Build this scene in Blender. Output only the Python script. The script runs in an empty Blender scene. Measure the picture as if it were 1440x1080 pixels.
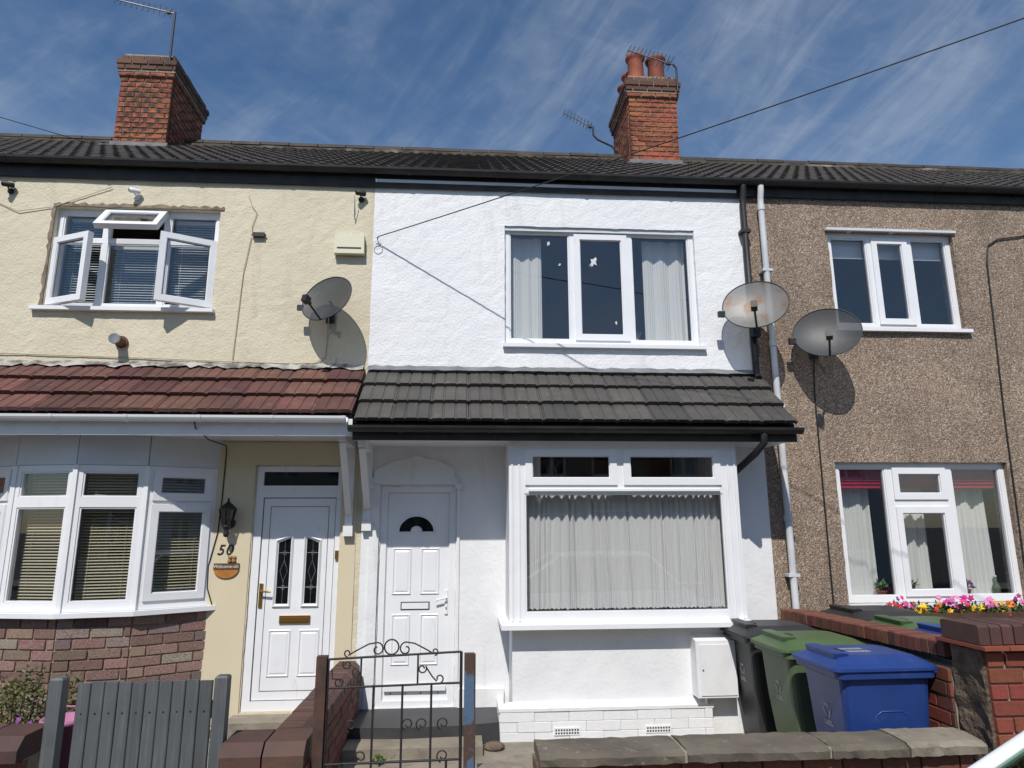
import bpy, math, random
from mathutils import Vector, Matrix, noise
R = math.radians
random.seed(7)
S = bpy.context.scene
COL = S.collection

# ------------------------------------------------------------------ camera
cam = bpy.data.objects.new('camera', bpy.data.cameras.new('camera'))
COL.objects.link(cam); S.camera = cam
cam.data.sensor_width = 36.0; cam.data.lens = 36.0*950.3/1440
cam.data.clip_start = .02; cam.data.clip_end = 3000
yaw, pitch, roll = R(4.144), R(11.898), R(-.258)
fw = Vector((math.sin(yaw)*math.cos(pitch), math.cos(yaw)*math.cos(pitch), math.sin(pitch)))
rt = Vector((math.cos(yaw), -math.sin(yaw), 0)); up = rt.cross(fw)
r2 = rt*math.cos(roll)+up*math.sin(roll); u2 = up*math.cos(roll)-rt*math.sin(roll)
M = Matrix((r2, u2, -fw)).transposed().to_4x4(); M.translation = (0, -6.8, 1.8)
cam.matrix_world = M

# ------------------------------------------------------------------ sky, sun, exposure
SUN = Vector((-.27, -1.0, 1.26)).normalized()          # towards the sun
W = bpy.data.worlds.new('World'); S.world = W; W.use_nodes = True
wn, wl = W.node_tree.nodes, W.node_tree.links
wn.clear()
sky = wn.new('ShaderNodeTexSky'); sky.sky_type = 'NISHITA'; sky.sun_disc = False
sky.sun_elevation = math.asin(SUN.z); sky.sun_rotation = math.atan2(SUN.x, SUN.y)
sky.air_density = 1.0; sky.dust_density = .4; sky.ozone_density = 3.0; sky.altitude = 50
tc = wn.new('ShaderNodeTexCoord'); sx = wn.new('ShaderNodeSeparateXYZ'); wl.new(tc.outputs['Generated'], sx.inputs[0])
def wm(op, a, b=None):
    n = wn.new('ShaderNodeMath'); n.operation = op
    for i, v in enumerate((a, b)):
        if v is None: continue
        if isinstance(v, (int, float)): n.inputs[i].default_value = v
        else: wl.new(v, n.inputs[i])
    return n.outputs[0]
def cirrus(rot, scl, nscale, det, lo, hi, off, dist=.5, rough=.6):
    m0 = wn.new('ShaderNodeMapping'); wl.new(tc.outputs['Generated'], m0.inputs[0]); m0.inputs['Rotation'].default_value = tuple(R(a) for a in rot)
    mp = wn.new('ShaderNodeMapping'); wl.new(m0.outputs[0], mp.inputs[0]); mp.inputs['Scale'].default_value = scl; mp.inputs['Location'].default_value = off
    nz = wn.new('ShaderNodeTexNoise'); nz.inputs['Scale'].default_value = nscale; nz.inputs['Detail'].default_value = det
    nz.inputs['Roughness'].default_value = rough; nz.inputs['Distortion'].default_value = dist
    wl.new(mp.outputs[0], nz.inputs['Vector'])
    r = wn.new('ShaderNodeMapRange'); r.interpolation_type = 'SMOOTHSTEP'; wl.new(nz.outputs[0], r.inputs[0])
    r.inputs[1].default_value = lo; r.inputs[2].default_value = hi
    return r.outputs[0]
c2 = cirrus((0, 20, 10), (1, 1, 1.6), 2.1, 5, .36, .66, (4.3, 4.2, 1.0))              # broad veils
c1 = cirrus((10, 38, 15), (1.0, 1.0, 4.2), 4.5, 9, .38, .74, (3.1, 1.7, 2.0), .9, .62)   # slanting fibres
c3_ = cirrus((0, -24, 20), (1.2, 1.2, 4.5), 7.5, 10, .42, .78, (1.3, 6.1, 5.0), .7, .65)
cl = wm('ADD', wm('MULTIPLY', c2, .20), wm('MULTIPLY', wm('ADD', wm('MULTIPLY', c1, .50), wm('MULTIPLY', c3_, .22)), wm('ADD', wm('MULTIPLY', c2, .8), .15)))
mix = wn.new('ShaderNodeMixRGB'); wl.new(wm('MINIMUM', wm('MULTIPLY', cl, .66), .85), mix.inputs[0])
hs = wn.new('ShaderNodeHueSaturation'); hs.inputs['Saturation'].default_value = 1.15; wl.new(sky.outputs[0], hs.inputs['Color'])
wl.new(hs.outputs[0], mix.inputs[1]); mix.inputs[2].default_value = (4.6, 5.2, 6.0, 1)
bg = wn.new('ShaderNodeBackground'); bg.inputs[1].default_value = .105
wl.new(mix.outputs[0], bg.inputs[0])
wo = wn.new('ShaderNodeOutputWorld'); wl.new(bg.outputs[0], wo.inputs[0])
sl = bpy.data.lights.new('sun', 'SUN'); sl.energy = 4.2; sl.angle = R(.53); sl.color = (1, .955, .89)
so = bpy.data.objects.new('sun', sl); COL.objects.link(so)
so.rotation_euler = (-SUN).to_track_quat('-Z', 'Y').to_euler(); so.location = (-4, -15, 20)
S.view_settings.view_transform = 'Standard'; S.view_settings.look = 'None'; S.view_settings.gamma = 1
S.view_settings.exposure = .02

# ------------------------------------------------------------------ materials
MT = {}
def mat(name, c, rough=.7, c2=None, nscale=8, ndet=4, lo=.4, hi=.6, bump=None, rnd=0, hue=0, metal=0, spec=.5, c3=None, n3=(3, .55, .75), coat=0, streak=None):
    """c/c2 mixed by noise; c3 = stains; bump = list of (kind, scale, strength, distance); rnd = per-object brightness spread"""
    m = bpy.data.materials.new(name); m.use_nodes = True; MT[name] = m
    N, Lk = m.node_tree.nodes, m.node_tree.links
    b = N['Principled BSDF']; b.inputs['Roughness'].default_value = rough; b.inputs['Metallic'].default_value = metal
    b.inputs['Specular IOR Level'].default_value = spec
    if coat: b.inputs['Coat Weight'].default_value = coat
    tcn = N.new('ShaderNodeTexCoord'); oi = N.new('ShaderNodeObjectInfo')
    # alike pieces share mesh data: shift the pattern by the object's place
    va = N.new('ShaderNodeVectorMath'); va.operation = 'ADD'; Lk.new(tcn.outputs['Object'], va.inputs[0]); Lk.new(oi.outputs['Location'], va.inputs[1])
    vec = va.outputs[0]
    def nz(sc, det, ro=.55):
        t = N.new('ShaderNodeTexNoise'); t.inputs['Scale'].default_value = sc; t.inputs['Detail'].default_value = det; t.inputs['Roughness'].default_value = ro
        Lk.new(vec, t.inputs['Vector']); return t.outputs[0]
    def nzs(sc, det, ro, st):
        mp = N.new('ShaderNodeMapping'); mp.inputs['Scale'].default_value = st; Lk.new(vec, mp.inputs[0])
        t = N.new('ShaderNodeTexNoise'); t.inputs['Scale'].default_value = sc; t.inputs['Detail'].default_value = det; t.inputs['Roughness'].default_value = ro
        t.inputs['Distortion'].default_value = .6; Lk.new(mp.outputs[0], t.inputs['Vector']); return t.outputs[0]
    def rng(v, a, z):
        r = N.new('ShaderNodeMapRange'); Lk.new(v, r.inputs[0]); r.inputs[1].default_value = a; r.inputs[2].default_value = z; return r.outputs[0]
    def mx(f, a, z):
        x = N.new('ShaderNodeMixRGB')
        if isinstance(f, (int, float)): x.inputs[0].default_value = f
        else: Lk.new(f, x.inputs[0])
        for i, v in ((1, a), (2, z)):
            if isinstance(v, tuple): x.inputs[i].default_value = (*v, 1)
            else: Lk.new(v, x.inputs[i])
        return x.outputs[0]
    col = c
    if c2: col = mx(rng(nz(nscale, ndet), lo, hi), c, c2)
    if c3: col = mx(rng(nzs(n3[0], 5, .65, streak) if streak else nz(n3[0], 5, .65), n3[1], n3[2]), col, c3)
    if rnd or hue:
        h = N.new('ShaderNodeHueSaturation')
        if isinstance(col, tuple): h.inputs['Color'].default_value = (*col, 1)
        else: Lk.new(col, h.inputs['Color'])
        r = N.new('ShaderNodeMapRange'); Lk.new(oi.outputs['Random'], r.inputs[0]); r.inputs[3].default_value = 1-rnd; r.inputs[4].default_value = 1+rnd
        Lk.new(r.outputs[0], h.inputs['Value'])
        wv = N.new('ShaderNodeMath'); wv.operation = 'FRACT'; mu = N.new('ShaderNodeMath'); mu.operation = 'MULTIPLY'; mu.inputs[1].default_value = 7.31
        Lk.new(oi.outputs['Random'], mu.inputs[0]); Lk.new(mu.outputs[0], wv.inputs[0])
        r = N.new('ShaderNodeMapRange'); Lk.new(wv.outputs[0], r.inputs[0]); r.inputs[3].default_value = .5-hue; r.inputs[4].default_value = .5+hue
        Lk.new(r.outputs[0], h.inputs['Hue']); col = h.outputs[0]
    if isinstance(col, tuple): b.inputs['Base Color'].default_value = (*col, 1)
    else: Lk.new(col, b.inputs['Base Color'])
    prev = None
    for kind, sc, st, dist in (bump or []):
        bp = N.new('ShaderNodeBump'); bp.inputs['Strength'].default_value = st; bp.inputs['Distance'].default_value = dist
        if kind == 'n': Lk.new(nz(sc, 4), bp.inputs['Height'])
        else:
            t = N.new('ShaderNodeTexVoronoi'); t.inputs['Scale'].default_value = sc; Lk.new(vec, t.inputs['Vector']); Lk.new(t.outputs['Distance'], bp.inputs['Height'])
        if prev: Lk.new(prev, bp.inputs['Normal'])
        prev = bp.outputs[0]
    if prev: Lk.new(prev, b.inputs['Normal'])
    return m
mat('white_render', (.80, .81, .82), .75, (.74, .75, .77), 1.3, 5, .35, .7, [('n', 38, .55, .012), ('n', 9, .35, .02)], c3=(.60, .60, .585), n3=(1.0, .58, .86), streak=(4.5, 4.5, .55))
mat('smooth_white', (.77, .78, .79), .6, (.70, .71, .73), 2.5, 6, .35, .7, [('n', 7, .35, .02), ('n', 30, .35, .007)], c3=(.56, .555, .53), n3=(1.0, .60, .88), streak=(7, 7, 1.1))
mat('cream_render', (.64, .585, .44), .8, (.58, .525, .39), 1.1, 6, .35, .7, [('n', 42, .6, .012), ('n', 11, .4, .02)], c3=(.46, .41, .32), n3=(1.0, .55, .85), streak=(4, 4, .6))
mat('cream_smooth', (.64, .565, .40), .7, (.60, .525, .37), 1.6, 5, .35, .7, [('n', 20, .2, .004)], c3=(.52, .43, .29), n3=(3, .62, .9))
def pebble():
    m = mat('pebbledash', (.3, .2, .13), .9)
    N, Lk = m.node_tree.nodes, m.node_tree.links; b = N['Principled BSDF']
    t = N.new('ShaderNodeTexCoord')
    v = N.new('ShaderNodeTexVoronoi'); v.inputs['Scale'].default_value = 95; Lk.new(t.outputs['Object'], v.inputs['Vector'])
    s = N.new('ShaderNodeSeparateColor'); Lk.new(v.outputs['Color'], s.inputs[0])
    cr = N.new('ShaderNodeValToRGB'); Lk.new(s.outputs[0], cr.inputs[0])
    e = cr.color_ramp.elements; e[0].position = 0; e[0].color = (.125, .085, .060, 1); e[1].position = 1; e[1].color = (.56, .48, .40, 1)
    for p, c in ((.25, (.22, .158, .115)), (.6, (.30, .225, .168)), (.88, (.38, .30, .235))):
        q = e.new(p); q.color = (*c, 1)
    def nz(sc, det, a, z, lo, hi, st=None):
        n = N.new('ShaderNodeTexNoise'); n.inputs['Scale'].default_value = sc; n.inputs['Detail'].default_value = det; n.inputs['Roughness'].default_value = .62
        if st: mp = N.new('ShaderNodeMapping'); mp.inputs['Scale'].default_value = st; Lk.new(t.outputs['Object'], mp.inputs[0]); Lk.new(mp.outputs[0], n.inputs['Vector'])
        else: Lk.new(t.outputs['Object'], n.inputs['Vector'])
        mr = N.new('ShaderNodeMapRange'); Lk.new(n.outputs[0], mr.inputs[0])
        for i, q in zip((1, 2, 3, 4), (a, z, lo, hi)): mr.inputs[i].default_value = q
        return mr.outputs[0]
    col = cr.outputs[0]
    for f in (nz(1.1, 6, .3, .7, .80, 1.12), nz(1.0, 6, .50, .78, 1.0, .74, (3.5, 3.5, .5))):      # tone drift, rain streaks
        mx = N.new('ShaderNodeMixRGB'); mx.blend_type = 'MULTIPLY'; mx.inputs[0].default_value = 1; Lk.new(col, mx.inputs[1]); Lk.new(f, mx.inputs[2]); col = mx.outputs[0]
    Lk.new(col, b.inputs['Base Color'])
    bp = N.new('ShaderNodeBump'); bp.invert = True; bp.inputs['Strength'].default_value = .8; bp.inputs['Distance'].default_value = .008
    Lk.new(v.outputs['Distance'], bp.inputs['Height']); Lk.new(bp.outputs[0], b.inputs['Normal'])
pebble()
mat('upvc', (.80, .81, .83), .30, (.74, .75, .77), 3, 5, .3, .8, c3=(.60, .60, .58), n3=(1.0, .62, .85), streak=(14, 14, 3))
mat('upvc_grey', (.62, .65, .68), .4, (.56, .59, .62), 2, 4)
mat('white_paint_wood', (.76, .77, .78), .45, (.68, .68, .68), 6, 4, .5, .8)
mat('black_plastic', (.012, .012, .013), .55, (.022, .022, .023), 4, 3)
mat('black_board', (.014, .013, .013), .55, (.03, .027, .025), 5, 5)
mat('pipe_white', (.66, .68, .70), .4, (.55, .57, .6), 3, 5)
mat('red_tile', (.125, .050, .040), .85, (.085, .038, .032), 5, 5, .35, .65, [('n', 60, .3, .004)], rnd=.34, hue=.014, c3=(.17, .115, .075), n3=(9, .57, .72))
mat('grey_tile', (.070, .066, .061), .66, (.054, .051, .047), 5, 5, .35, .65, [('n', 60, .25, .003)], rnd=.2, c3=(.115, .105, .085), n3=(11, .58, .74))
mat('main_tile', (.050, .040, .033), .75, (.030, .025, .022), 3, 6, .35, .65, [('n', 40, .3, .005)], c3=(.09, .075, .055), n3=(5, .56, .8))
mat('lead', (.13, .137, .148), .6, (.20, .207, .215), 6, 5, .4, .7, [('n', 9, .5, .012)])
mat('mortar', (.33, .29, .23), .9, (.24, .21, .17), 14, 5, bump=[('n', 60, .5, .006)])
mat('fillet', (.42, .40, .37), .9, (.12, .11, .10), 7, 6, .42, .62, [('n', 30, .8, .02)])
mat('white_mortar', (.70, .70, .70), .8, (.6, .6, .6), 12, 4, bump=[('n', 50, .4, .005)])
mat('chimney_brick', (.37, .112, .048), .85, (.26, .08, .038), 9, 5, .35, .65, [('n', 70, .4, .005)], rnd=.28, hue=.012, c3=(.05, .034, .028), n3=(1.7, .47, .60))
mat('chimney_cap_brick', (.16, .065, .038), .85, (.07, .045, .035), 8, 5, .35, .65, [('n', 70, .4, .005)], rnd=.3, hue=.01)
mat('rustic_brick', (.26, .092, .056), .85, (.16, .066, .050), 12, 4, .35, .65, [('n', 55, .9, .008)], rnd=.36, hue=.03, c3=(.52, .47, .43), n3=(1.0, .49, .60), streak=(22, 22, 60))
mat('rustic_pale', (.42, .37, .33), .85, (.17, .09, .075), 24, 4, .42, .58, [('n', 55, .9, .008)], rnd=.3, hue=.05, c3=(.13, .08, .08), n3=(1.0, .54, .62), streak=(25, 25, 80))
mat('bay_mortar', (.42, .31, .20), .9, (.32, .23, .15), 14, 5, bump=[('n', 60, .5, .006)])
mat('bare_render', (.27, .21, .15), .9, (.15, .11, .08), 9, 5, .4, .6, [('n', 30, .6, .01)])
mat('garden_brick', (.185, .062, .036), .85, (.12, .045, .032), 8, 5, .35, .65, [('n', 60, .4, .005)], rnd=.3, hue=.014, c3=(.07, .045, .038), n3=(5, .56, .75))
mat('pier_brick', (.26, .065, .036), .8, (.18, .05, .032), 7, 5, .35, .65, [('n', 60, .35, .004)], rnd=.22, hue=.012, c3=(.10, .06, .045), n3=(9, .6, .8))
mat('coping_brick', (.115, .052, .040), .75, (.075, .042, .038), 6, 5, .35, .65, [('n', 45, .4, .005)], rnd=.28, hue=.015)
mat('painted_brick', (.79, .80, .81), .65, (.72, .73, .74), 5, 5, .35, .7, [('n', 30, .4, .006)], rnd=.03)
mat('rubble', (.17, .125, .085), .95, (.07, .05, .038), 10, 6, .35, .65, [('n', 14, 1, .04), ('n', 50, .6, .01)])
mat('pot_clay', (.30, .075, .038), .75, (.20, .055, .032), 6, 5, .35, .7, [('n', 40, .2, .003)], rnd=.2, c3=(.10, .06, .045), n3=(4, .55, .8))
mat('flaunching', (.26, .22, .17), .95, (.16, .14, .11), 9, 5, bump=[('n', 25, .6, .02)])
mat('ridge_bed', (.10, .085, .065), .95, (.05, .042, .034), 6, 5, .4, .6, c3=(.30, .27, .22), n3=(1.4, .56, .7))
mat('stone_coping', (.145, .125, .098), .9, (.085, .072, .056), 4, 7, .35, .65, [('n', 35, .5, .008), ('n', 6, .4, .02)], c3=(.24, .22, .18), n3=(16, .6, .72))
mat('concrete', (.27, .235, .185), .9, (.19, .165, .13), 4, 7, .35, .65, [('n', 45, .5, .006)], c3=(.11, .10, .085), n3=(7, .56, .75))
mat('dark_paint', (.028, .029, .031), .55, (.045, .046, .048), 4, 5, .4, .7, [('n', 20, .2, .004)])
mat('gravel', (.33, .31, .29), .9, (.16, .15, .14), 40, 4, .4, .6, [('v', 45, 1, .02)])
mat('soil', (.06, .045, .03), .95, (.035, .027, .02), 12, 5, bump=[('n', 30, .8, .02)])
mat('asphalt', (.055, .055, .056), .9, (.04, .04, .041), 30, 5, bump=[('n', 120, .5, .005)])
mat('paving', (.25, .24, .22), .9, (.19, .18, .165), 3, 6, .35, .65, [('n', 60, .35, .004)])
mat('grey_wood', (.088, .098, .106), .62, (.070, .079, .086), 5, 6, .35, .65, [('n', 25, .25, .004)], rnd=.12, c3=(.125, .13, .13), n3=(1.0, .52, .68), streak=(60, 60, 2.5))
mat('rust_iron', (.045, .024, .019), .7, (.085, .042, .028), 12, 6, .4, .65, [('n', 60, .4, .003)])
mat('post_blue_rust', (.07, .12, .20), .65, (.07, .04, .028), 9, 7, .52, .58, [('n', 40, .5, .004)])
mat('iron_black', (.016, .015, .016), .6, (.045, .028, .022), 18, 5, .55, .75)
mat('interior', (.34, .30, .25), .9)
mat('floor_in', (.12, .09, .07), .8)
mat('net', (.72, .73, .73), .9)
mat('blind_slat', (.60, .55, .40), .5)
mat('blind_slat_pale', (.60, .64, .64), .5)
mat('crimson', (.36, .012, .05), .8, (.28, .01, .04), 9, 3)
mat('brass', (.55, .33, .09), .3, metal=.9)
mat('chrome', (.65, .66, .68), .2, metal=1)
mat('dark_glass', (.006, .007, .008), .05, spec=.6)
mat('seal', (.012, .012, .014), .6)
mat('galv', (.30, .31, .32), .45, (.2, .2, .21), 8, 4, metal=.7)
mat('aerial_dark', (.035, .035, .04), .5, metal=.3)
mat('alarm_cream', (.66, .64, .48), .45)
mat('bin_black', (.022, .023, .025), .5, (.032, .033, .035), 3, 5, .4, .7, [('n', 120, .12, .002)], c3=(.17, .16, .14), n3=(6, .62, .95))
mat('bin_green', (.060, .105, .040), .45, (.072, .12, .05), 3, 5, .4, .7, [('n', 120, .12, .002)], c3=(.17, .16, .14), n3=(6, .62, .95))
mat('bin_green_body', (.075, .115, .055), .5, (.095, .135, .075), 3, 5, .4, .7, [('n', 120, .12, .002)], c3=(.17, .16, .14), n3=(6, .62, .95))
mat('bin_blue', (.014, .042, .185), .42, (.02, .055, .22), 3, 5, .4, .7, [('n', 120, .12, .002)], c3=(.17, .16, .14), n3=(6, .62, .95))
mat('print_white', (.62, .63, .64), .7)
mat('faded_print', (.33, .35, .38), .7)
mat('print_black', (.015, .013, .013), .6)
mat('plaque_wood', (.42, .17, .03), .5, (.35, .13, .025), 14, 3)
mat('plaque_dark', (.10, .055, .02), .6)
mat('teddy', (.30, .16, .06), .8)
mat('cable_black', (.012, .012, .012), .6)
mat('cable_tan', (.45, .37, .25), .7)
mat('cable_white', (.6, .62, .63), .6)
mat('leaf', (.045, .10, .02), .55, (.08, .13, .03), 20, 2, rnd=.3)
mat('shrub_leaf', (.07, .085, .022), .6, (.10, .10, .03), 15, 2, rnd=.2)
mat('fl_magenta', (.55, .03, .22), .6, rnd=.25, hue=.02)
mat('fl_pink', (.72, .22, .48), .6, rnd=.2)
mat('fl_yellow', (.80, .50, .01), .6, rnd=.15)
mat('fl_orange', (.75, .20, .01), .6, rnd=.2)
mat('fl_red', (.50, .012, .018), .6, rnd=.25)
mat('fl_purple', (.22, .05, .28), .6, rnd=.2)
mat('terracotta', (.30, .10, .05), .8, (.22, .075, .04), 8, 3)
mat('trough', (.085, .042, .025), .7, (.06, .03, .02), 7, 4)
mat('pink_plastic', (.38, .15, .26), .5)
mat('car_paint', (.72, .74, .76), .25, coat=.6)
mat('tyre', (.018, .018, .018), .8)
mat('opp_brick', (.21, .085, .055), .9, (.13, .055, .04), 5, 6)
def glass_mat(name, tint, f0, rough=0.0):
    """thin clear pane: Schlick reflection, the same from either side"""
    m = bpy.data.materials.new(name); m.use_nodes = True; MT[name] = m
    N, Lk = m.node_tree.nodes, m.node_tree.links; N.clear()
    ge = N.new('ShaderNodeNewGeometry'); d = N.new('ShaderNodeVectorMath'); d.operation = 'DOT_PRODUCT'
    Lk.new(ge.outputs['Normal'], d.inputs[0]); Lk.new(ge.outputs['Incoming'], d.inputs[1])
    def ma(op, x, y=0.0):
        n = N.new('ShaderNodeMath'); n.operation = op
        for i, v in enumerate((x, y)):
            if isinstance(v, float): n.inputs[i].default_value = v
            else: Lk.new(v, n.inputs[i])
        return n.outputs[0]
    p = ma('POWER', ma('SUBTRACT', 1.0, ma('ABSOLUTE', d.outputs['Value'])), 5.0)
    f = ma('ADD', ma('MULTIPLY', p, 1.0-f0), f0)
    t = N.new('ShaderNodeBsdfTransparent'); t.inputs[0].default_value = (*tint, 1)
    g = N.new('ShaderNodeBsdfGlossy'); g.inputs['Roughness'].default_value = rough
    x = N.new('ShaderNodeMixShader'); o = N.new('ShaderNodeOutputMaterial')
    Lk.new(f, x.inputs[0]); Lk.new(t.outputs[0], x.inputs[1]); Lk.new(g.outputs[0], x.inputs[2]); Lk.new(x.outputs[0], o.inputs[0])
glass_mat('glass', (.95, .955, .955), .085)
glass_mat('car_glass', (.55, .68, .60), .05)
glass_mat('lantern_glass', (.6, .6, .58), .05, .1)
def dish_mat(name, c, c2, keep):
    """punched mesh dish: fine holes let part of the light through"""
    m = mat(name, c, .5, c2, 5, 6, .5, .68, metal=.2)
    N, Lk = m.node_tree.nodes, m.node_tree.links
    t = N.new('ShaderNodeBsdfTransparent'); x = N.new('ShaderNodeMixShader'); x.inputs[0].default_value = keep
    Lk.new(t.outputs[0], x.inputs[1]); Lk.new(N['Principled BSDF'].outputs[0], x.inputs[2]); Lk.new(x.outputs[0], N['Material Output'].inputs[0])
dish_mat('dish_dark', (.034, .039, .044), (.048, .054, .058), .90)
dish_mat('dish_rusty', (.17, .17, .165), (.16, .085, .035), .86)
def sheer(name, c, keep):
    m = mat(name, c, .9)
    N, Lk = m.node_tree.nodes, m.node_tree.links
    t = N.new('ShaderNodeBsdfTransparent'); x = N.new('ShaderNodeMixShader'); x.inputs[0].default_value = keep
    Lk.new(t.outputs[0], x.inputs[1]); Lk.new(N['Principled BSDF'].outputs[0], x.inputs[2]); Lk.new(x.outputs[0], N['Material Output'].inputs[0])
sheer('net_sheer', (.82, .82, .82), .84)
sheer('curtain_cloth', (.70, .71, .69), .97)

# ------------------------------------------------------------------ helpers
class MB:
    def __init__(s): s.v = []; s.f = []; s.sm = []
    def add(s, vs, fs, smooth=False):
        o = len(s.v); s.v += [tuple(v) for v in vs]
        s.f += [tuple(i+o for i in f) for f in fs]; s.sm += [smooth]*len(fs); return s
    def box(s, x0, x1, y0, y1, z0, z1, m=None):
        vs = [Vector((x, y, z)) for z in (z0, z1) for y in (y0, y1) for x in (x0, x1)]
        if m is not None: vs = [m @ v for v in vs]
        return s.add(vs, [(0, 2, 3, 1), (4, 5, 7, 6), (0, 1, 5, 4), (2, 6, 7, 3), (0, 4, 6, 2), (1, 3, 7, 5)])
    def prism(s, pts, y0, y1, m=None):
        """polygon in (x,z), counter-clockwise seen from -y, extruded along y"""
        n = len(pts); vs = [Vector((p[0], y, p[1])) for y in (y0, y1) for p in pts]
        if m is not None: vs = [m @ v for v in vs]
        return s.add(vs, [tuple(range(n)), tuple(range(2*n-1, n-1, -1))]+[(i+n, (i+1) % n+n, (i+1) % n, i) for i in range(n)])
    def tube(s, pts, r, seg=8, caps=True):
        pts = [Vector(p) for p in pts]; n = len(pts); rs = r if isinstance(r, (list, tuple)) else [r]*n
        vs = []; ref = None
        for i, p in enumerate(pts):
            t = (pts[min(i+1, n-1)]-pts[max(i-1, 0)]).normalized()
            if ref is None: ref = Vector((0, 0, 1)) if abs(t.z) < .9 else Vector((1, 0, 0))
            a = (ref-t*ref.dot(t)).normalized(); ref = a; b = t.cross(a)
            vs += [p+(a*math.cos(2*math.pi*k/seg)+b*math.sin(2*math.pi*k/seg))*rs[i] for k in range(seg)]
        fs = [(i*seg+k, i*seg+(k+1) % seg, (i+1)*seg+(k+1) % seg, (i+1)*seg+k) for i in range(n-1) for k in range(seg)]
        s.add(vs, fs, True)
        if caps: s.add(vs[:seg], [tuple(range(seg-1, -1, -1))]); s.add(vs[-seg:], [tuple(range(seg))])
        return s
    def lathe(s, prof, c, seg=20, m=None):
        """prof = [(r,z)], turned about the vertical through c"""
        c = Vector(c); n = len(prof)
        vs = [c+Vector((r*math.cos(2*math.pi*k/seg), r*math.sin(2*math.pi*k/seg), z)) for r, z in prof for k in range(seg)]
        if m is not None: vs = [m @ (v-c)+c for v in vs]
        return s.add(vs, [(i*seg+k, i*seg+(k+1) % seg, (i+1)*seg+(k+1) % seg, (i+1)*seg+k) for i in range(n-1) for k in range(seg)], True)
    def loft(s, rings, smooth=False, caps=True):
        n = len(rings[0]); vs = [v for r in rings for v in r]
        s.add(vs, [(i*n+k, i*n+(k+1) % n, (i+1)*n+(k+1) % n, (i+1)*n+k) for i in range(len(rings)-1) for k in range(n)], smooth)
        if caps: s.add(rings[0], [tuple(range(n-1, -1, -1))]); s.add(rings[-1], [tuple(range(n))])
        return s
    def plate(s, x0, x1, z0, z1, holes, y0, y1, m=None, step=None, wob=0, seed=0):
        """slab in the xz plane with rectangular holes; step refines it, wob roughens the front"""
        xs = {x0, x1}; zs = {z0, z1}
        for h in holes: xs |= {h[0], h[1]}; zs |= {h[2], h[3]}
        def ref(a):
            a = sorted(a); o = [a[0]]
            for p, q in zip(a, a[1:]):
                k = max(1, math.ceil((q-p)/step)) if step else 1
                o += [p+(q-p)*i/k for i in range(1, k+1)]
            return o
        xs = ref(xs); zs = ref(zs); nx, nz_ = len(xs), len(zs)
        def solid(i, j):
            if not (0 <= i < nx-1 and 0 <= j < nz_-1): return False
            cx_, cz_ = (xs[i]+xs[i+1])/2, (zs[j]+zs[j+1])/2
            return not any(h[0] < cx_ < h[1] and h[2] < cz_ < h[3] for h in holes)
        vs = []; idx = {}
        def vert(i, j, back):
            k = (i, j, back)
            if k not in idx:
                p = Vector((xs[i], y1 if back else y0, zs[j]))
                if wob and not back:
                    q = Vector((p.x*2.3+seed, p.z*2.3, seed)); q2 = q*5
                    p.y += wob*(noise.noise(q)*.8+noise.noise(q2)*.5)
                    if 0 < i < nx-1 and 0 < j < nz_-1:
                        p.x += wob*.9*noise.noise(q2+Vector((9, 3, 1))); p.z += wob*.9*noise.noise(q2+Vector((1, 8, 5)))
                idx[k] = len(vs); vs.append(m @ p if m is not None else p)
            return idx[k]
        fs = []
        for i in range(nx-1):
            for j in range(nz_-1):
                if not solid(i, j): continue
                a, b, c, d = (i, j), (i+1, j), (i+1, j+1), (i, j+1)
                fs.append(tuple(vert(*q, 0) for q in (a, b, c, d))); fs.append(tuple(vert(*q, 1) for q in (d, c, b, a)))
                for (p, q), (di, dj) in (((a, b), (0, -1)), ((b, c), (1, 0)), ((c, d), (0, 1)), ((d, a), (-1, 0))):
                    if not solid(i+di, j+dj): fs.append((vert(*q, 0), vert(*p, 0), vert(*p, 1), vert(*q, 1)))
        return s.add(vs, fs)
    def mesh(s, name, m):
        me = bpy.data.meshes.new(name); me.from_pydata(s.v, [], s.f)
        me.polygons.foreach_set('use_smooth', s.sm)
        me.materials.append(MT[m]); me.update(); return me
    def build(s, name, m, parent=None): return put(name, s.mesh(name, m), parent)
def put(name, me, parent=None, loc=None, rot=None, scale=None):
    o = bpy.data.objects.new(name, me); COL.objects.link(o); o.parent = parent
    if loc is not None: o.location = loc
    if rot is not None: o.rotation_euler = rot
    if scale is not None: o.scale = scale
    return o
def tag(o, label=None, cat=None, group=None, kind=None):
    if label: o['label'] = label
    if cat: o['category'] = cat
    if group: o['group'] = group
    if kind: o['kind'] = kind
    return o
def thing(name, label, cat, loc=(0, 0, 0), group=None, rz=0):
    o = bpy.data.objects.new(name, None); COL.objects.link(o); o.location = loc; o.rotation_euler.z = rz; o.empty_display_size = .1
    return tag(o, label, cat, group)
def part(name, parent, m, fn, *a, **k): mb = MB(); fn(mb, *a, **k); return mb.build(name, m, parent)
def boxp(name, parent, m, *b, mtx=None): return MB().box(*b, m=mtx).build(name, m, parent)
def frame_m(a, b, z=0):
    """matrix of a facet from a=(x,y) to b: local x along it, local -y outwards"""
    u = Vector((b[0]-a[0], b[1]-a[1], 0)); L = u.length; u /= L; n = Vector((-u.y, u.x, 0))
    mm = Matrix((u, n, Vector((0, 0, 1)))).transposed().to_4x4(); mm.translation = (a[0], a[1], z); return mm, L
_cache = {}
def shared(key, fn):
    if key not in _cache: _cache[key] = fn()
    return _cache[key]
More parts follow.
